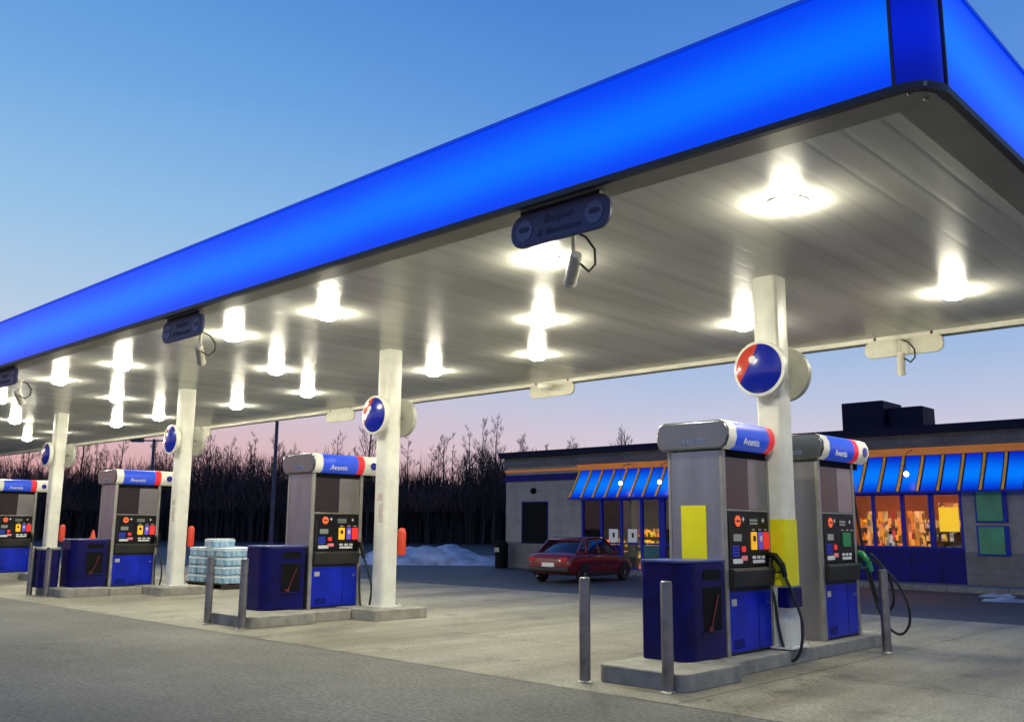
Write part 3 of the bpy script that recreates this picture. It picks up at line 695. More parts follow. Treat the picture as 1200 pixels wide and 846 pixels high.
pt = MB(); pt.box(-19.522, -19.51, 11.62, 12.02, .33, .43); ps = tag(pt.build('price_card', white_label), 'grey price card on the front of the water stack', 'sign')

# ---------------------------------------------------------------- store
st = tag(empty('store', (0, 27.5, -.15)), 'low grey convenience store with navy roof edge and glowing blue striped awning', 'building')
SX0, SX1 = -26.3, -2.0; DEP = 9.0
def sb(x0, x1, y0, y1, z0, z1, name, m, parent=None, bev=0.0):
    q = MB(); q.box(x0, x1, y0, y1, z0, z1); return q.build(name, m, parent or st, bevel=bev)
# openings along the front wall: (x0, x1, z0, z1)
A = (-22.4, -17.75, .12, 2.62); Bw = (-16.3, -8.87, 1.08, 2.62)
q = MB()
for (x0, x1, z0, z1) in ((SX0, A[0], 1.0, 4.1), (A[1], Bw[0], 1.0, 4.1), (Bw[1], SX1, 1.0, 4.1), (A[0], A[1], A[3], 4.1), (Bw[0], Bw[1], Bw[3], 4.1)): q.box(x0, x1, 0, .2, z0, z1)
q.box(SX0, SX0+.2, .2, DEP, 1.0, 4.1); q.box(SX1-.2, SX1, .2, DEP, 1.0, 4.1); q.box(SX0, SX1, DEP, DEP+.2, 0, 4.1)
q.build('wall', wall_block, st)
q = MB()
for (x0, x1) in ((A[1], Bw[0]), (Bw[1], SX1)): sb(x0, x1, -.015, .2, -.2, .998, 'wall_base', wall_base)
q.box(SX0, A[0], -.015, .2, -.2, .998); q.box(SX0, SX0+.2, .2, DEP, -.2, .998); q.box(A[0], A[1], 0, .2, -.2, A[2]); q.build('wall_base', wall_base, st)
sb(Bw[0], Bw[1], -.01, .2, -.2, Bw[2], 'window_apron', navy_paint)
for i in range(1, 9): sb(Bw[0]+i*.85, Bw[0]+i*.85+.02, -.016, -.011, 0, Bw[2], 'apron_seam', roof_navy)
sb(SX0-.15, SX1+.3, -.30, DEP+.4, 4.30, 4.52, 'roof', roof_navy)
sb(SX0-.05, SX1, -.08, -.002, 3.93, 4.298, 'roof_fascia', fascia_brick)
sb(SX0-.02, -7, -.05, -.003, 3.72, 3.82, 'orange_stripe', orange_band); sb(SX0-.02, A[0]+.3, -.045, -.003, 3.36, 3.62, 'blue_stripe', navy_paint)
sb(SX0-.03, SX0-.002, .0, DEP, 3.72, 3.82, 'orange_stripe', orange_band); sb(SX0-.03, SX0-.002, .0, DEP, 3.36, 3.62, 'blue_stripe', navy_paint)
dr = sb(-25.37, -24.11, -.03, .0, .98, 2.52, 'door', matte_black); sb(-25.43, -24.05, -.02, -.001, .95, 2.57, 'door_frame', navy_paint)
q = MB(); q.lathe([(.001,-.16),(.08,-.15),(.12,-.08),(.12,-.002),(.001,0)], c=(-24.78, 0, 2.98), axis='y', n=16); q.build('wall_lamp', matte_black, st, smooth=True)
# window frames and panes
def windows(x0, x1, z0, z1, mull, name='window', transom=None):
    fr = MB(); t = .05
    fr.box(x0, x1, .02, .12, z1-t, z1); fr.box(x0, x1, .02, .12, z0, z0+t)
    for x, w in mull: fr.box(x-w/2, x+w/2, .015, .125, z0+t, z1-t)
    if transom: fr.box(x0, x1, .022, .118, transom-.03, transom+.03)
    f = fr.build('window_frame', frame_blue, st)
    xs = [x for x, w in mull]
    for a, c in zip(xs[:-1], xs[1:]):
        p = MB(); p.quad((a+.03, .07, z0+t), (c-.03, .07, z0+t), (c-.03, .07, z1-t), (a+.03, .07, z1-t)); p.build('pane', glass, f)
windows(A[0], A[1], A[2], A[3], [(-22.37,.08),(-21.48,.08),(-20.59,.09),(-19.69,.10),(-18.82,.24),(-17.79,.08)], transom=1.03)
windows(Bw[0], Bw[1], Bw[2], Bw[3], [(-16.26,.08),(-15.5,.08),(-14.7,.08),(-13.9,.08),(-13.1,.08),(-12.2,.08),(-11.37,.08),(-10.52,.10),(-9.72,.13),(-8.91,.08)])
sb(-21.44, -20.66, .03, .062, .2, .98, 'lower_panel', navy_paint); sb(-19.62, -18.96, .03, .062, .2, .98, 'lower_panel', teal)
# price posters in the left window
for (x, z) in ((-20.95, 1.32), (-20.1, 1.32)):
    pp = sb(x-.20, x+.20, .045, .06, z-.24, z+.22, 'window_poster', white_label); q = MB(); q.box(x-.03, x+.06, .041, .0445, z-.08, z+.09); q.build('poster_mark', black, pp)
# rounded blue display lamp column in the doorway and green framed posters on the right wall
for (z0, z1) in ((.92, 1.72), (1.80, 2.68)):
    sb(-8.52, -7.72, -.07, -.016, z0, z1, 'poster_frame', frame_blue); pn = MB(); pn.prism([(-.10, z0+.04), (-.075, z0+.04), (-.075, z1-.03), (-.10, z1-.03)], 'x', -8.47, -7.82); pn.build('poster', green_panel, st, bevel=.008)
# awning: sloped blue acrylic panels between gold ribs
aw = MB
AX0, AX1, PITCH = -22.42, -3.0, .5485
x = AX0; n = 0
top_ = (-.05, 3.68); bot_ = (-.68, 2.66)
gm = MB(); prof = []
for i in range(7):
    t = i/6; yy = top_[0]+(bot_[0]-top_[0])*(t**1.15); zz = top_[1]+(bot_[1]-top_[1])*t; prof.append((yy, zz))
awn = MB(); awn.add([], [])
q = MB()
while x+PITCH <= AX1:
    pts = prof+[(p[0]+.03, p[1]-.0) for p in prof[::-1]]
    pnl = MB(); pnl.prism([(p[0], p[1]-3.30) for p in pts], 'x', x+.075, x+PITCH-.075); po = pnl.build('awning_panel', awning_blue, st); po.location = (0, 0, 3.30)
    x += PITCH
x = AX0; ribs = MB(); bits = MB()
while x <= AX1+.01:
    pts = [(p[0]-.03, p[1]) for p in prof]+[(p[0]+.02, p[1]) for p in prof[::-1]]
    ribs.prism(pts, 'x', x-.03, x+.03)
    q.prism([(p[0]+.035, p[1]) for p in prof]+[(p[0]+.05, p[1]) for p in prof[::-1]], 'x', x-.075, x+.075)
    x += PITCH
ribs.build('awning_rib', gold, st); q.build('awning_backing', navy_paint, st)
sb(AX0-.05, AX1, -.16, -.052, 3.69, 3.90, 'awning_head', orange_band)
sb(AX0-.05, AX1, -.74, -.66, 2.60, 2.655, 'awning_valance', frame_blue)
ends = MB(); ends.prism([(-.03, 2.66), (-.03, 3.68)]+prof, 'x', AX0-.075, AX0-.055); ends.build('awning_end', navy_paint, st)
# rooftop unit
ru = tag(empty('rooftop_unit', (-11.6, 30.2, 4.37)), 'black boxy ventilation unit standing on the store roof', 'ventilation unit')
q = MB(); q.box(-1.75, -.35, 0, 1.6, 0, 1.22); q.build('housing', roof_navy, ru, bevel=.03)
q = MB(); q.box(-.34, .78, .3, 1.4, 0, .98); q.build('hood', roof_navy, ru, bevel=.03)
# interior
inter_wall = mat('store_interior_orange', (.75,.26,.05), .8, var=.25, vs=1.2)
inter_dim = mat('store_interior_grey', (.22,.22,.20), .8, var=.2, vs=1.2)
tile = mat('store_floor', (.35,.32,.28), .4, var=.1, vs=4)
sb(-17.0, SX1-.2, 4.5, 4.6, 0, 3.2, 'back_wall', inter_wall); sb(-17.05, -16.95, .2, 4.5, 0, 3.2, 'partition', inter_dim); sb(-22.6, -17.05, 3.4, 3.5, 0, 3.2, 'back_wall', inter_dim)
sb(SX0+.2, SX1-.2, .2, 8.9, -.02, .0, 'floor_slab', tile); sb(SX0+.2, SX1-.2, .2, 8.9, 3.2, 3.25, 'interior_ceiling', inter_dim)
warm = mat('striplight', (1,.8,.5), .5, emit=(1,.42,.10), es=20.0); dim = mat('striplight_dim', (1,.9,.7), .5, emit=(1,.85,.6), es=4.5)
for x in (-15, -12.6, -10.6, -8.9): sb(x-.5, x+.5, 1.6, 1.9, 3.12, 3.18, 'strip_light', warm)
for x in (-21.5, -19.3): sb(x-.5, x+.5, 1.6, 1.8, 3.12, 3.18, 'strip_light', dim)
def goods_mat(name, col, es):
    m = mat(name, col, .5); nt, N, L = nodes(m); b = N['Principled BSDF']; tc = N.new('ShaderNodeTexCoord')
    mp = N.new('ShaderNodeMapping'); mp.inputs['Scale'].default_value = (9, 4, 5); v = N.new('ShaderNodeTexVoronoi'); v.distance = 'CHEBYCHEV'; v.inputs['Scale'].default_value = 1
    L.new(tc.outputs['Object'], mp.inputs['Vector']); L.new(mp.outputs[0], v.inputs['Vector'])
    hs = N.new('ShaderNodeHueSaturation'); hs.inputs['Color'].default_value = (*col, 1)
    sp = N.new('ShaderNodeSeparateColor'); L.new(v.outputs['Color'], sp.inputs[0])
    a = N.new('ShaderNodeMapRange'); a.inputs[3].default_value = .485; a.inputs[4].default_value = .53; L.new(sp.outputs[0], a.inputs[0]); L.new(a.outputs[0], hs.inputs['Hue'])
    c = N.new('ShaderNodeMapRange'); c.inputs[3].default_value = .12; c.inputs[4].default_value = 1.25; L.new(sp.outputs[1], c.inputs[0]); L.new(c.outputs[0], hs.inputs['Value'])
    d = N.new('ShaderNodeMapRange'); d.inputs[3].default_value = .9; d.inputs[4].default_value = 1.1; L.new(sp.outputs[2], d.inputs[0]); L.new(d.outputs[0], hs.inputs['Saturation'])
    L.new(hs.outputs[0], b.inputs['Base Color']); L.new(hs.outputs[0], b.inputs['Emission Color']); b.inputs['Emission Strength'].default_value = es  # goods glow in their own colour, standing in for shop lighting
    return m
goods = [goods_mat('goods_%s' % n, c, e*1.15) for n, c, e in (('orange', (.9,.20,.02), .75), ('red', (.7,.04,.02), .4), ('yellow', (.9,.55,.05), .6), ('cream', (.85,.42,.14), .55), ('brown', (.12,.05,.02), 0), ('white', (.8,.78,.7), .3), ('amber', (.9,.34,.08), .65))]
def shelf_unit(x, y, w, hgt, seed, label, cols):
    rnd = random.Random(seed); r = tag(empty('shelf_unit', (x, 27.5+y, -.15)), label, 'shelf', 'shelves seen inside the store windows')
    f = MB(); f.box(-w/2, w/2, .38, .42, 0, hgt)
    for sx in (-1, 1): f.box(sx*w/2-.02, sx*w/2+.02, 0, .38, 0, hgt)
    nsh = int(hgt/.38)
    for i in range(nsh): f.box(-w/2+.02, w/2-.02, .02, .38, .1+i*.38, .125+i*.38)
    f.build('frame', inter_dim, r)
    g = MB()
    for i in range(nsh):
        xx = -w/2+.05
        while xx < w/2-.12:
            ww = rnd.uniform(.05,.14); g.cur = rnd.choice(cols)
            g.box(xx, xx+ww-.01, .05, .30, .127+i*.38, .127+i*.38+rnd.uniform(.16,.30)); xx += ww
    g.build('goods', goods, r, bevel=.0)
for i, (x, lb) in enumerate(((-15.4,'tall goods shelf hidden behind the nearest pump'), (-13.6,'tall goods shelf behind the window right of the nearest pump'), (-11.9,'orange goods shelf at the left end of the bright right windows'), (-10.1,'cream and brown goods shelf in the bright right windows'))):
    shelf_unit(x, 1.7, 1.3, 1.9, 5+i, lb, [0,0,6,3,1] if i < 3 else [3,3,6,4,5])
shelf_unit(-21.6, 1.0, 1.2, 1.5, 31, 'dim goods shelf behind the leftmost store windows', [4,0,3,2]); shelf_unit(-19.9, .9, 1.3, 1.55, 32, 'goods shelf behind the two white window posters', [0,6,2,1]); shelf_unit(-18.3, .8, .9, 1.75, 33, 'narrow orange goods shelf right of the thick blue window post', [0,6,2])
# banners in the bright windows, their lit look painted in as emission
for (x0, x1, m) in ((-11.66,-11.47,6), (-11.31,-11.17,0), (-11.15,-11.03,3), (-10.93,-10.84,1), (-10.76,-10.62,0), (-10.46,-10.30,0), (-10.28,-9.98,6)): sb(x0, x1, .22, .24, 1.14, 2.12, 'window_banner', goods[m])
yb = sb(-9.58, -9.05, .22, .24, 1.55, 2.35, 'yellow_poster', mat('poster_yellow', (.95,.62,.02), .5, emit=(1,.6,.01), es=.75)); sb(-9.58, -9.05, .215, .219, 2.22, 2.35, 'poster_header', goods[0])  # poster glow stands in for shop light falling on it
sm = tag(empty('window_snowman', (-11.0+.02, 27.5+.26, .94)), 'small white snowman figure standing in the bright store window', 'figure')
q = MB(); q.lathe([(.03,0),(.10,.03),(.125,.11),(.09,.20),(.06,.215),(.085,.27),(.08,.33),(.045,.38),(.001,.39)], n=16); q.build('body', goods[5], sm, smooth=True)
q = MB(); q.lathe([(.10,.375),(.10,.385),(.06,.388),(.055,.46),(.001,.462)], n=14); q.build('hat', matte_black, sm)
# awning globe lamps
gl = mat('globe_glow', (1,.8,.6), .4, emit=(1,.72,.55), es=14)
for (x, lb) in ((-20.0,'left one of two small glowing globe lamps on the left awning'), (-18.35,'right one of two small glowing globe lamps on the left awning'), (-11.85,'small glowing globe lamp on the awning just right of the rear pump'), (-10.05,'glowing globe lamp on the awning above the bright right windows')):
    r = tag(empty('globe_lamp', (x, 26.75, 2.98)), lb, 'lamp', 'globe lamps in front of the awning')
    q = MB(); q.lathe([(.001,-.07),(.045,-.055),(.07,0),(.045,.055),(.001,.07)], n=14); q.build('globe', gl, r, smooth=True)
    q = MB(); q.tube([(0,0,.06),(0,-.02,.30),(0,.10,.58),(0,.46,.70),(0,.60,.70)], .012, 6); q.build('arm', dark_trim, r)
# litter bin at the store corner
tb = tag(empty('litter_bin', (-26.0, 26.95, -.15)), 'dark litter bin at the left corner of the store', 'bin')
q = MB(); q.lathe([(.24,0),(.26,.02),(.26,.82),(.28,.84),(.28,.90),(.20,1.02),(.08,1.06),(.001,1.065)], n=20); q.build('body', matte_black, tb, smooth=True)
q = MB(); q.box(-.12,.12,-.275,-.262,.62,.78); q.build('flap', disc_back, tb)

# ---------------------------------------------------------------- parked car
def car(loc, rz):
    r = tag(empty('parked_car', loc, rz), 'dark red compact sedan parked nose in before the store', 'car')
    paint = mat('car_red', (.15,.006,.006), .25, var=.08, vs=3, coat=.7); blk = mat('car_black', (.012,.012,.014), .5)
    gls = mat('car_glass', (.01,.012,.016), .04, coat=.6, spec=.8)
    # body built from cross sections along x (forward +x); each: (x, half width low, half width belt, z bottom, z belt/hood)
    secs = [(-2.0,.66,.60,.38,.62),(-1.97,.74,.70,.30,.80),(-1.85,.79,.76,.26,.90),(-1.45,.82,.79,.22,.925),(-1.0,.83,.80,.20,.92),(-.3,.83,.80,.20,.90),(.4,.83,.80,.20,.885),(.75,.83,.79,.20,.87),(1.3,.82,.75,.21,.79),(1.75,.79,.68,.23,.70),(1.92,.72,.62,.27,.62),(1.98,.62,.56,.34,.52)]
    vs = []; fs = []; K = 12
    for (x, wl, wb_, z0, z1) in secs:
        h = z1-z0
        half = [(wl*.86, z0), (wl*.97, z0+h*.12), (wl, z0+h*.42), (wl*.99, z0+h*.68), (wb_, z0+h*.93), (wb_*.80, z1+.012)]
        ring = [(x, y, z) for y, z in half]+[(x, -y, z) for y, z in half[::-1]]
        vs += ring
    for i in range(len(secs)-1):
        for k in range(K): fs.append((i*K+k, i*K+(k+1) % K, (i+1)*K+(k+1) % K, (i+1)*K+k))
    fs += [tuple(range(K)), tuple(range((len(secs)-1)*K, len(secs)*K))]
    b = MB(); b.add(vs, fs); bo = b.build('body', paint, r, smooth=True)
    md = bo.modifiers.new('sub', 'SUBSURF'); md.levels = 2; md.render_levels = 2
    # cabin
    cs = [(-1.48,.72,.89,.70,.90),(-1.02,.74,.89,.62,1.28),(-.70,.75,.88,.60,1.345),(.0,.75,.88,.60,1.355),(.28,.75,.87,.59,1.32),(.92,.72,.84,.68,.86)]
    def cabin(inset, name, m, zt=0.0, sub=1, only=None):
        vs = []; fs = []
        for (x, wl, z0, wt, z1) in cs:
            vs += [(x, wl-inset, z0), (x, wt-inset+.06, z0+(z1-z0)*.8), (x, wt-inset, z1+zt), (x, -wt+inset, z1+zt), (x, -wt+inset-.06, z0+(z1-z0)*.8), (x, -wl+inset, z0)]
        for i in range(len(cs)-1):
            for k in range(6):
                if only is None or (i, k) in only: fs.append((i*6+k, i*6+(k+1) % 6, (i+1)*6+(k+1) % 6, (i+1)*6+k))
        if only is None: fs += [tuple(range(6)), tuple(range(30, 36))]
        b = MB(); b.add(vs, fs); return b.build(name, m, r, smooth=True)
    cabin(.0, 'cabin_glass', gls)
    roof = MB(); roof.add([(-1.05,.60,1.285),(-.70,.60,1.352),(.0,.60,1.362),(.30,.58,1.325),(.30,-.58,1.325),(.0,-.60,1.362),(-.70,-.60,1.352),(-1.05,-.60,1.285)], [(0,1,6,7),(1,2,5,6),(2,3,4,5)])
    ro = roof.build('roof', paint, r, smooth=True); sd = ro.modifiers.new('s', 'SOLIDIFY'); sd.thickness = .035; sd.offset = 0
    pil = MB()
    for sy in (-1, 1):
        pil.tube([(-1.50,sy*.72,.90),(-1.05,sy*.625,1.275),(-.70,sy*.622,1.345),(.0,sy*.622,1.352),(.30,sy*.61,1.315),(.95,sy*.71,.86)], .030, 6)
        pil.tube([(-.28,sy*.762,.89),(-.28,sy*.64,1.33)], .030, 6); pil.tube([(-1.02,sy*.755,.89),(-.95,sy*.65,1.28)], .034, 6)
    pil.build('pillar', paint, r, smooth=True)
    bm_ = MB(); bm_.prism(round_rect(.10, .15, .04, 3, (-1.99, .42)), 'y', -.74, .74); bm_.build('rear_bumper', blk, r)
    bm_ = MB(); bm_.prism(round_rect(.10, .15, .04, 3, (1.96, .38)), 'y', -.66, .66); bm_.build('front_bumper', blk, r)
    sk = MB()
    for sy in (-1, 1): sk.box(-1.0, .95, sy*.80, sy*.838, .20, .32)
    sk.build('side_skirt', blk, r, bevel=.01)
    tl = mat('tail_lamp', (.35,.01,.01), .2, coat=.5, emit=(1,.03,.02), es=.06)
    for sy in (-1, 1):
        q = MB(); q.box(-2.005, -1.94, sy*.44, sy*.70, .66, .78); q.build('taillight', tl, r, bevel=.012)
        q = MB(); q.box(1.86, 1.955, sy*.40, sy*.62, .50, .60); q.build('headlight', white_label, r, bevel=.015)
        q = MB(); q.box(.52, .66, sy*.82, sy*.93, .86, .95); q.build('mirror', paint, r, bevel=.02)
        for x in (-.50, .42):
            q = MB(); q.box(x-.14, x, sy*.815, sy*.842, .72, .745); q.build('door_handle', blk, r)
        q = MB(); q.box(-1.0, .6, sy*.826, sy*.838, .55, .585); q.build('side_moulding', blk, r)
    q = MB(); q.box(-2.02, -1.995, -.22, .22, .50, .62); q.build('number_plate', white_label, r)
    for x in (-1.22, 1.22):
        for sy in (-1, 1):
            w = empty('wheel'); w.parent = r; w.location = (x, sy*.75, .285)
            t = MB(); t.lathe([(.17,-.085),(.265,-.085),(.285,-.06),(.285,.06),(.265,.085),(.17,.085)], axis='y', n=28); t.build('tyre', rubber, w, smooth=True)
            h = MB(); h.lathe([(.02,sy*.095),(.06,sy*.09),(.15,sy*.075),(.175,sy*.088),(.175,sy*.02)], axis='y', n=20)
            h.build('rim', MATS.get('hubcap') or mat('hubcap', (.55,.55,.55), .35, .6, var=.2, vs=12), w, smooth=True)
            a = MB(); a.lathe([(.20,0),(.33,0),(.33,.002),(.20,.002)], c=(x, sy*.842, .29), axis='y', n=24); 
            a.v = [(v[0], v[1], max(v[2], .22)) for v in a.v]; a.build('wheel_arch', blk, r)
    q = MB(); q.cyl((-1.6, .4, .22), (-2.0, .4, .22), .025, n=8); q.build('exhaust_pipe', steel, r)
    return r
c = car((-18.35, 22.6, -.154), math.radians(97)); c.scale = (.95, .95, .95)

# ---------------------------------------------------------------- snow banks
def snow_bank(P0, P1, depth, hgt, seed, label, name='snow_bank'):
    rnd = random.Random(seed); P0, P1 = Vector((*P0, 0)), Vector((*P1, 0)); d = (P1-P0); Ln = d.length; d.normalize(); nrm = Vector((-d.y, d.x, 0))
    nx, ny = max(12, int(Ln/.16)), max(8, int(depth/.16)); vs = []; fs = []
    lumps = [(rnd.uniform(0,1), rnd.uniform(.3,.8), rnd.uniform(.05,.22), rnd.uniform(-.25,.45)) for _ in range(34)]
    for i in range(nx+1):
        for j in range(ny+1):
            u, v = i/nx, j/ny
            env = (math.sin(PI*min(1, max(0, u)))**.35)*(math.sin(PI*v)**.7)
            h = max(.3, .85+.14) if False else .85+.14*math.sin(u*9+seed)+.12*math.sin(u*21+v*8+seed*2)
            for (a, bb, s, k) in lumps: h += k*math.exp(-(((u-a)*Ln/depth/1.0)**2+(v-bb)**2)/s**2)
            p = P0+d*(u*Ln)+nrm*(v*depth)
            vs.append((p.x, p.y, ground_z(p.y)-.03+env*h*hgt*(1+rnd.uniform(-.03,.03))))
    for i in range(nx):
        for j in range(ny): a = i*(ny+1)+j; fs.append((a, a+ny+1, a+ny+2, a+1))
    b = MB(); b.add(vs, fs); return tag(b.build(name, snow, smooth=True), label, 'snow bank', 'heaps of old snow at the lot edge')
snow_bank((-32.5, 23.4), (-27.0, 28.6), 3.5, .62, 3, 'lumpy blue-grey bank of ploughed snow left of the store')
snow_bank((-36.5, 21.0), (-32.8, 24.2), 3.0, .38, 9, 'lower bank of ploughed snow behind the second column')
snow_bank((-7.3, 23.3), (-5.9, 23.7), .7, .10, 4, 'thin patch of ice on the asphalt at the right edge')
snow_bank((-7.9, 24.9), (-7.0, 25.0), .5, .09, 6, 'small smear of snow near the store kerb at the right edge')

# ---------------------------------------------------------------- light poles
pole_m = mat('pole_paint', (.05,.05,.09), .5, var=.2, vs=4)
def light_pole(loc, h, rad, label, arms, rz=0):
    r = tag(empty('light_pole', loc, rz), label, 'light pole', 'parking lot light poles')
    q = MB(); q.lathe([(rad*1.6,0),(rad*1.6,.5),(rad,.52),(rad*.8,h)], n=12); q.build('pole', pole_m, r, smooth=True)
    for s in arms:
        q = MB(); q.box(min(0, s*.75), max(0, s*.75), -.03, .03, h-.12, h-.05); q.build('arm', pole_m, r)
        q = MB(); q.prism([(s*.55,h-.16),(s*1.15,h-.16),(s*1.15,h+.0),(s*.55,h+.06)][::int(s)], 'y', -.18, .18); q.build('lamp_head', pole_m, r, bevel=.02)
light_pole((-51.8, 32.9, -.15), 8.9, .13, 'plain dark light pole rising behind the canopy, left of the second pump', (-1, 1), .9)
light_pole((-46.5, 22.3, -.15), 5.9, .09, 'dark light pole with a lamp head beside the third column', (-1, 1), .82)

# ---------------------------------------------------------------- bare trees
def branchy(seed, H, spread=1.0):
    """one leafless tree: trunk mesh data and branches mesh data"""
    rnd = random.Random(seed); tr = MB(); br = MB()
    pts = []; x = y = 0
    n = 9
    for i in range(n+1):
        t = i/n; x += rnd.uniform(-.10,.10); y += rnd.uniform(-.10,.10); pts.append(Vector((x, y, H*t)))
    rad = [max(.012, .011*H*(1-t/n)**.8+.012) for t in range(n+1)]
    tr.tube(pts, rad, 5)
    def limb(p, d, L_, r_, depth):
        segs = 3; q = p.copy(); path = [q.copy()]; rr = [r_]
        for i in range(segs):
            d = (d+Vector((rnd.uniform(-.22,.22), rnd.uniform(-.22,.22), rnd.uniform(.0,.22)))).normalized(); q = q+d*(L_/segs); path.append(q.copy()); rr.append(max(.006, r_*(1-(i+1)/segs*.75)))
        br.tube(path, rr, 3)
        if depth > 0:
            for k in range(rnd.randint(5, 7)):
                t = rnd.uniform(.25, 1); i = min(segs-1, int(t*segs)); s = path[i].lerp(path[i+1], t*segs-i)
                dd = (d+Vector((rnd.uniform(-.8,.8), rnd.uniform(-.8,.8), rnd.uniform(-.1,.6)))).normalized()
                limb(s, dd, L_*rnd.uniform(.35,.6), max(.008, r_*.5), depth-1)
    nb = int(H*2.6)
    for k in range(nb):
        t = .18+.80*(k/nb)+rnd.uniform(-.02,.02); i = min(n-1, int(t*n)); s = pts[i].lerp(pts[i+1], t*n-i)
        a = rnd.uniform(0, 2*PI); el = rnd.uniform(.5, 1.25)
        d = Vector((math.cos(a)*math.cos(el), math.sin(a)*math.cos(el), math.sin(el)))
        limb(s, d, H*spread*rnd.uniform(.14,.27)*(1.15-.75*t), .0045*H*(1.1-t), 2)
    return tr, br
VAR = []
for i in range(7):
    t_, b_ = branchy(100+i, [9.4,10.6,8.6,11.6,10.0,11.0,9.2][i], [1.0,.85,1.1,.8,1,.9,1.1][i])
    r = empty('bare_tree'); t_.build('trunk', bark, r); b_.build('branches', bark, r); VAR.append(r)
A0, B0 = Vector((-112, 22, 0)), Vector((-52, 64, 0)); nrm = Vector((-.57, .82, 0))
rt = random.Random(11); used = set(); NT = 120
for i in range(NT):
    v = i % 7
    o = VAR[v] if v not in used else copy_tree(VAR[v]); used.add(v)
    u = (i+rt.uniform(-.5,.5))/NT; p = A0.lerp(B0, u)+nrm*rt.uniform(-4, 16)
    s = rt.uniform(.62, .96)
    if rt.random() < .10: s *= 1.22
    o.location = (p.x, p.y, -.2); o.rotation_euler = (0, 0, rt.uniform(0, 6.28)); o.scale = (s, s, s)
    tag(o, 'leafless dark tree standing in the dusk woodland edge beyond the lot', 'tree', 'bare trees along the woodland edge')
bt = [((-60,72),.95,'bare treetop rising faintly just left of the store roof'), ((-52.5,70.5),.92,'tall thin bare treetop rising over the store roof, leftmost of those'), ((-48,76),.92,'small bare treetop over the middle of the left store roof'), ((-42.5,76),.95,'bare treetop over the store roof nearest the silver pump cap'), ((-56,71),.82,'lowest bare treetop barely showing over the store roof')]
for i, (xy, s, lb) in enumerate(bt):
    o = copy_tree(VAR[(i*2+1) % 7]); o.location = (*xy, -.2); o.scale = (s, s, s); o.rotation_euler = (0, 0, i*1.3); tag(o, lb, 'tree')
# tall slim tree right of the second column
o = copy_tree(VAR[3]); o.location = (-66.5, 52.0, -.2); o.scale = (1.12,1.12,1.22); tag(o, 'tallest bare tree standing above the woodland right of the second column', 'tree')
# the undergrowth and saplings behind read as one mass
w = MB(); rw = random.Random(5)
for i in range(15000):
    u = rw.uniform(-.04, 1.05); p = A0.lerp(B0, u)+nrm*rw.uniform(3, 24)
    hh = 3.6+2.9*abs(math.sin(u*23)*math.cos(u*7.3)) + rw.uniform(0, 2.0)
    if rw.random() < .12: hh += rw.uniform(.3, 2.2)
    wd = rw.uniform(.05, .20)*(1 if hh < 6.5 else .4); a = rw.uniform(-.5, .5); dx, dy = .57*wd, .82*wd
    lean = rw.uniform(-.10,.10)*hh
    z0 = rw.choice((-.2, rw.uniform(-.2, hh*.6)))
    w.add([(p.x-.8*wd, p.y-.6*wd, z0), (p.x+.8*wd, p.y+.6*wd, z0), (p.x+lean*.8, p.y+lean*.6, hh)], [(0,1,2)])
for i in range(44000):
    w.cur = 1; u = rw.uniform(-.04, 1.05); p = A0.lerp(B0, u)+nrm*rw.uniform(0, 22)
    top = 6.2+1.5*math.sin(u*31)+1.2*math.sin(u*13+1)+1.0*math.sin(u*67); z0 = rw.uniform(2.6, top-.3); ln = rw.uniform(.5, 1.7)
    wd = rw.uniform(.012, .040); k = rw.uniform(-.45, .45)*ln
    w.add([(p.x-.8*wd, p.y-.6*wd, z0), (p.x+.8*wd, p.y+.6*wd, z0), (p.x+k*.8, p.y+k*.6, z0+ln)], [(0,1,2)])
tag(w.build('woodland', [woods, twigs_m]), 'dense dark leafless undergrowth behind the lot', 'woodland', kind='stuff')

# ---------------------------------------------------------------- world: dusk sky
wd = bpy.data.worlds.new('World'); scene.world = wd; wd.use_nodes = True
nt = wd.node_tree; N, L = nt.nodes, nt.links; bg = N['Background']
tc = N.new('ShaderNodeTexCoord'); sp = N.new('ShaderNodeSeparateXYZ'); L.new(tc.outputs['Generated'], sp.inputs[0])
def sky_ramp(stops):
    r = N.new('ShaderNodeValToRGB'); cr = r.color_ramp; cr.interpolation = 'B_SPLINE' if False else 'LINEAR'
    cr.elements[0].position = stops[0][0]; cr.elements[0].color = lin(*stops[0][1]); cr.elements[1].position = stops[-1][0]; cr.elements[1].color = lin(*stops[-1][1])
    for p, c in stops[1:-1]: e = cr.elements.new(p); e.color = lin(*c)
    L.new(sp.outputs['Z'], r.inputs[0]); return r
rl = sky_ramp([(0,(204,138,142)),(.04,(216,158,160)),(.08,(224,182,186)),(.13,(214,200,214)),(.20,(190,212,234)),(.30,(158,202,238)),(.42,(122,180,234)),(.54,(96,158,226)),(1,(40,80,160))])
rr_ = sky_ramp([(0,(214,176,186)),(.04,(228,198,206)),(.08,(220,208,224)),(.13,(192,202,230)),(.18,(164,192,232)),(.30,(128,174,230)),(.42,(94,150,224)),(.54,(72,128,212)),(1,(36,70,150))])
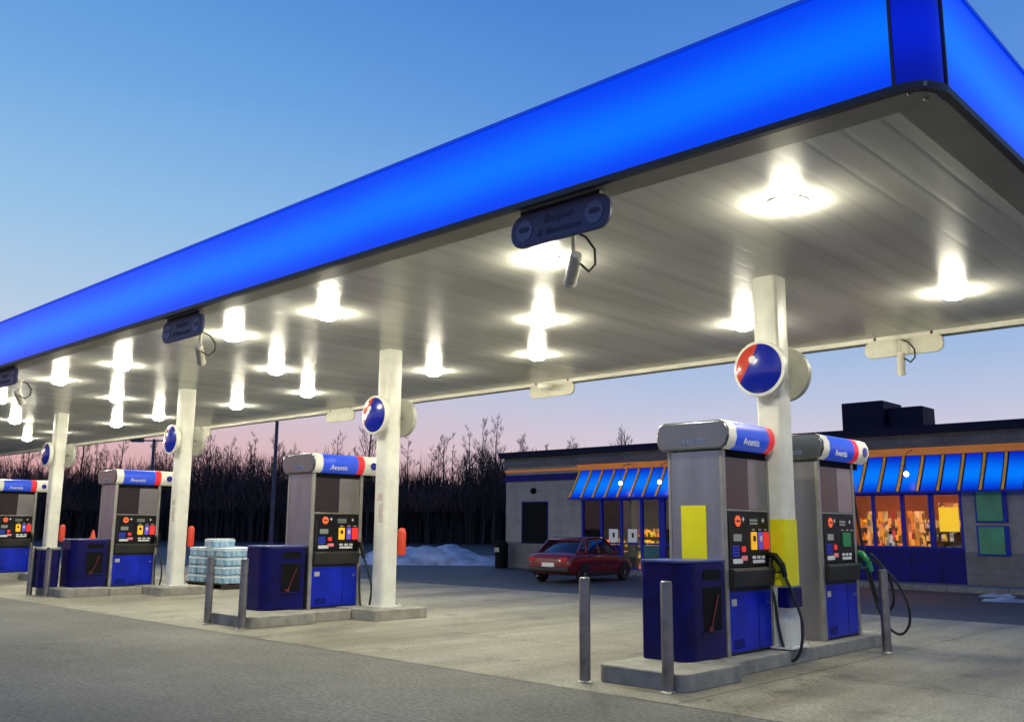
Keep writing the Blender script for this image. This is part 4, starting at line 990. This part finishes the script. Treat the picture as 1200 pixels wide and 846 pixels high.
az = N.new('ShaderNodeMapRange'); az.inputs[1].default_value = -.98; az.inputs[2].default_value = -.55; L.new(sp.outputs['X'], az.inputs[0])
mx = N.new('ShaderNodeMix'); mx.data_type = 'RGBA'; L.new(az.outputs[0], mx.inputs[0]); L.new(rl.outputs[0], mx.inputs[6]); L.new(rr_.outputs[0], mx.inputs[7])
sk = N.new('ShaderNodeTexSky'); sk.sky_type = 'NISHITA'; sk.sun_disc = False; sk.sun_elevation = math.radians(1.0); sk.sun_rotation = math.radians(-90)
ns = N.new('ShaderNodeVectorMath'); ns.operation = 'SCALE'; ns.inputs['Scale'].default_value = .10; L.new(sk.outputs[0], ns.inputs[0])
m2 = N.new('ShaderNodeMix'); m2.data_type = 'RGBA'; m2.inputs[0].default_value = .06; L.new(mx.outputs[2], m2.inputs[6]); L.new(ns.outputs[0], m2.inputs[7])
L.new(m2.outputs[2], bg.inputs['Color']); bg.inputs['Strength'].default_value = 1.0
sun = bpy.data.lights.new('sun', 'SUN'); sun.energy = .06; sun.angle = math.radians(12); sun.color = (1,.72,.62)
so_ = bpy.data.objects.new('sun', sun); COL.objects.link(so_); so_.rotation_euler = Vector((1, -.15, -.09)).to_track_quat('-Z', 'Y').to_euler()

# ---------------------------------------------------------------- camera
cam = bpy.data.cameras.new('camera'); co = bpy.data.objects.new('camera', cam); COL.objects.link(co); scene.camera = co
Rv = Vector((0.7271108765836797, 0.6864796412123179, 0.007448177946347007)); Uv = Vector((0.11441724472053019, -0.13187252859848766, 0.9846412190801296)); Fv = Vector((-0.6769183608562228, 0.7150911399269665, 0.17443105897080424))
M = Matrix((Rv, Uv, -Fv)).transposed().to_4x4(); M.translation = Vector((0, 0, 1.45)); co.matrix_world = M
cam.sensor_width = 36; cam.lens = 1093.4969/1200*36; cam.clip_end = 2000; cam.clip_start = .05
scene.view_settings.view_transform = 'Standard'; scene.view_settings.look = 'None'; scene.view_settings.exposure = 0; scene.view_settings.gamma = 1
scene.render.resolution_x = 1024; scene.render.resolution_y = 721
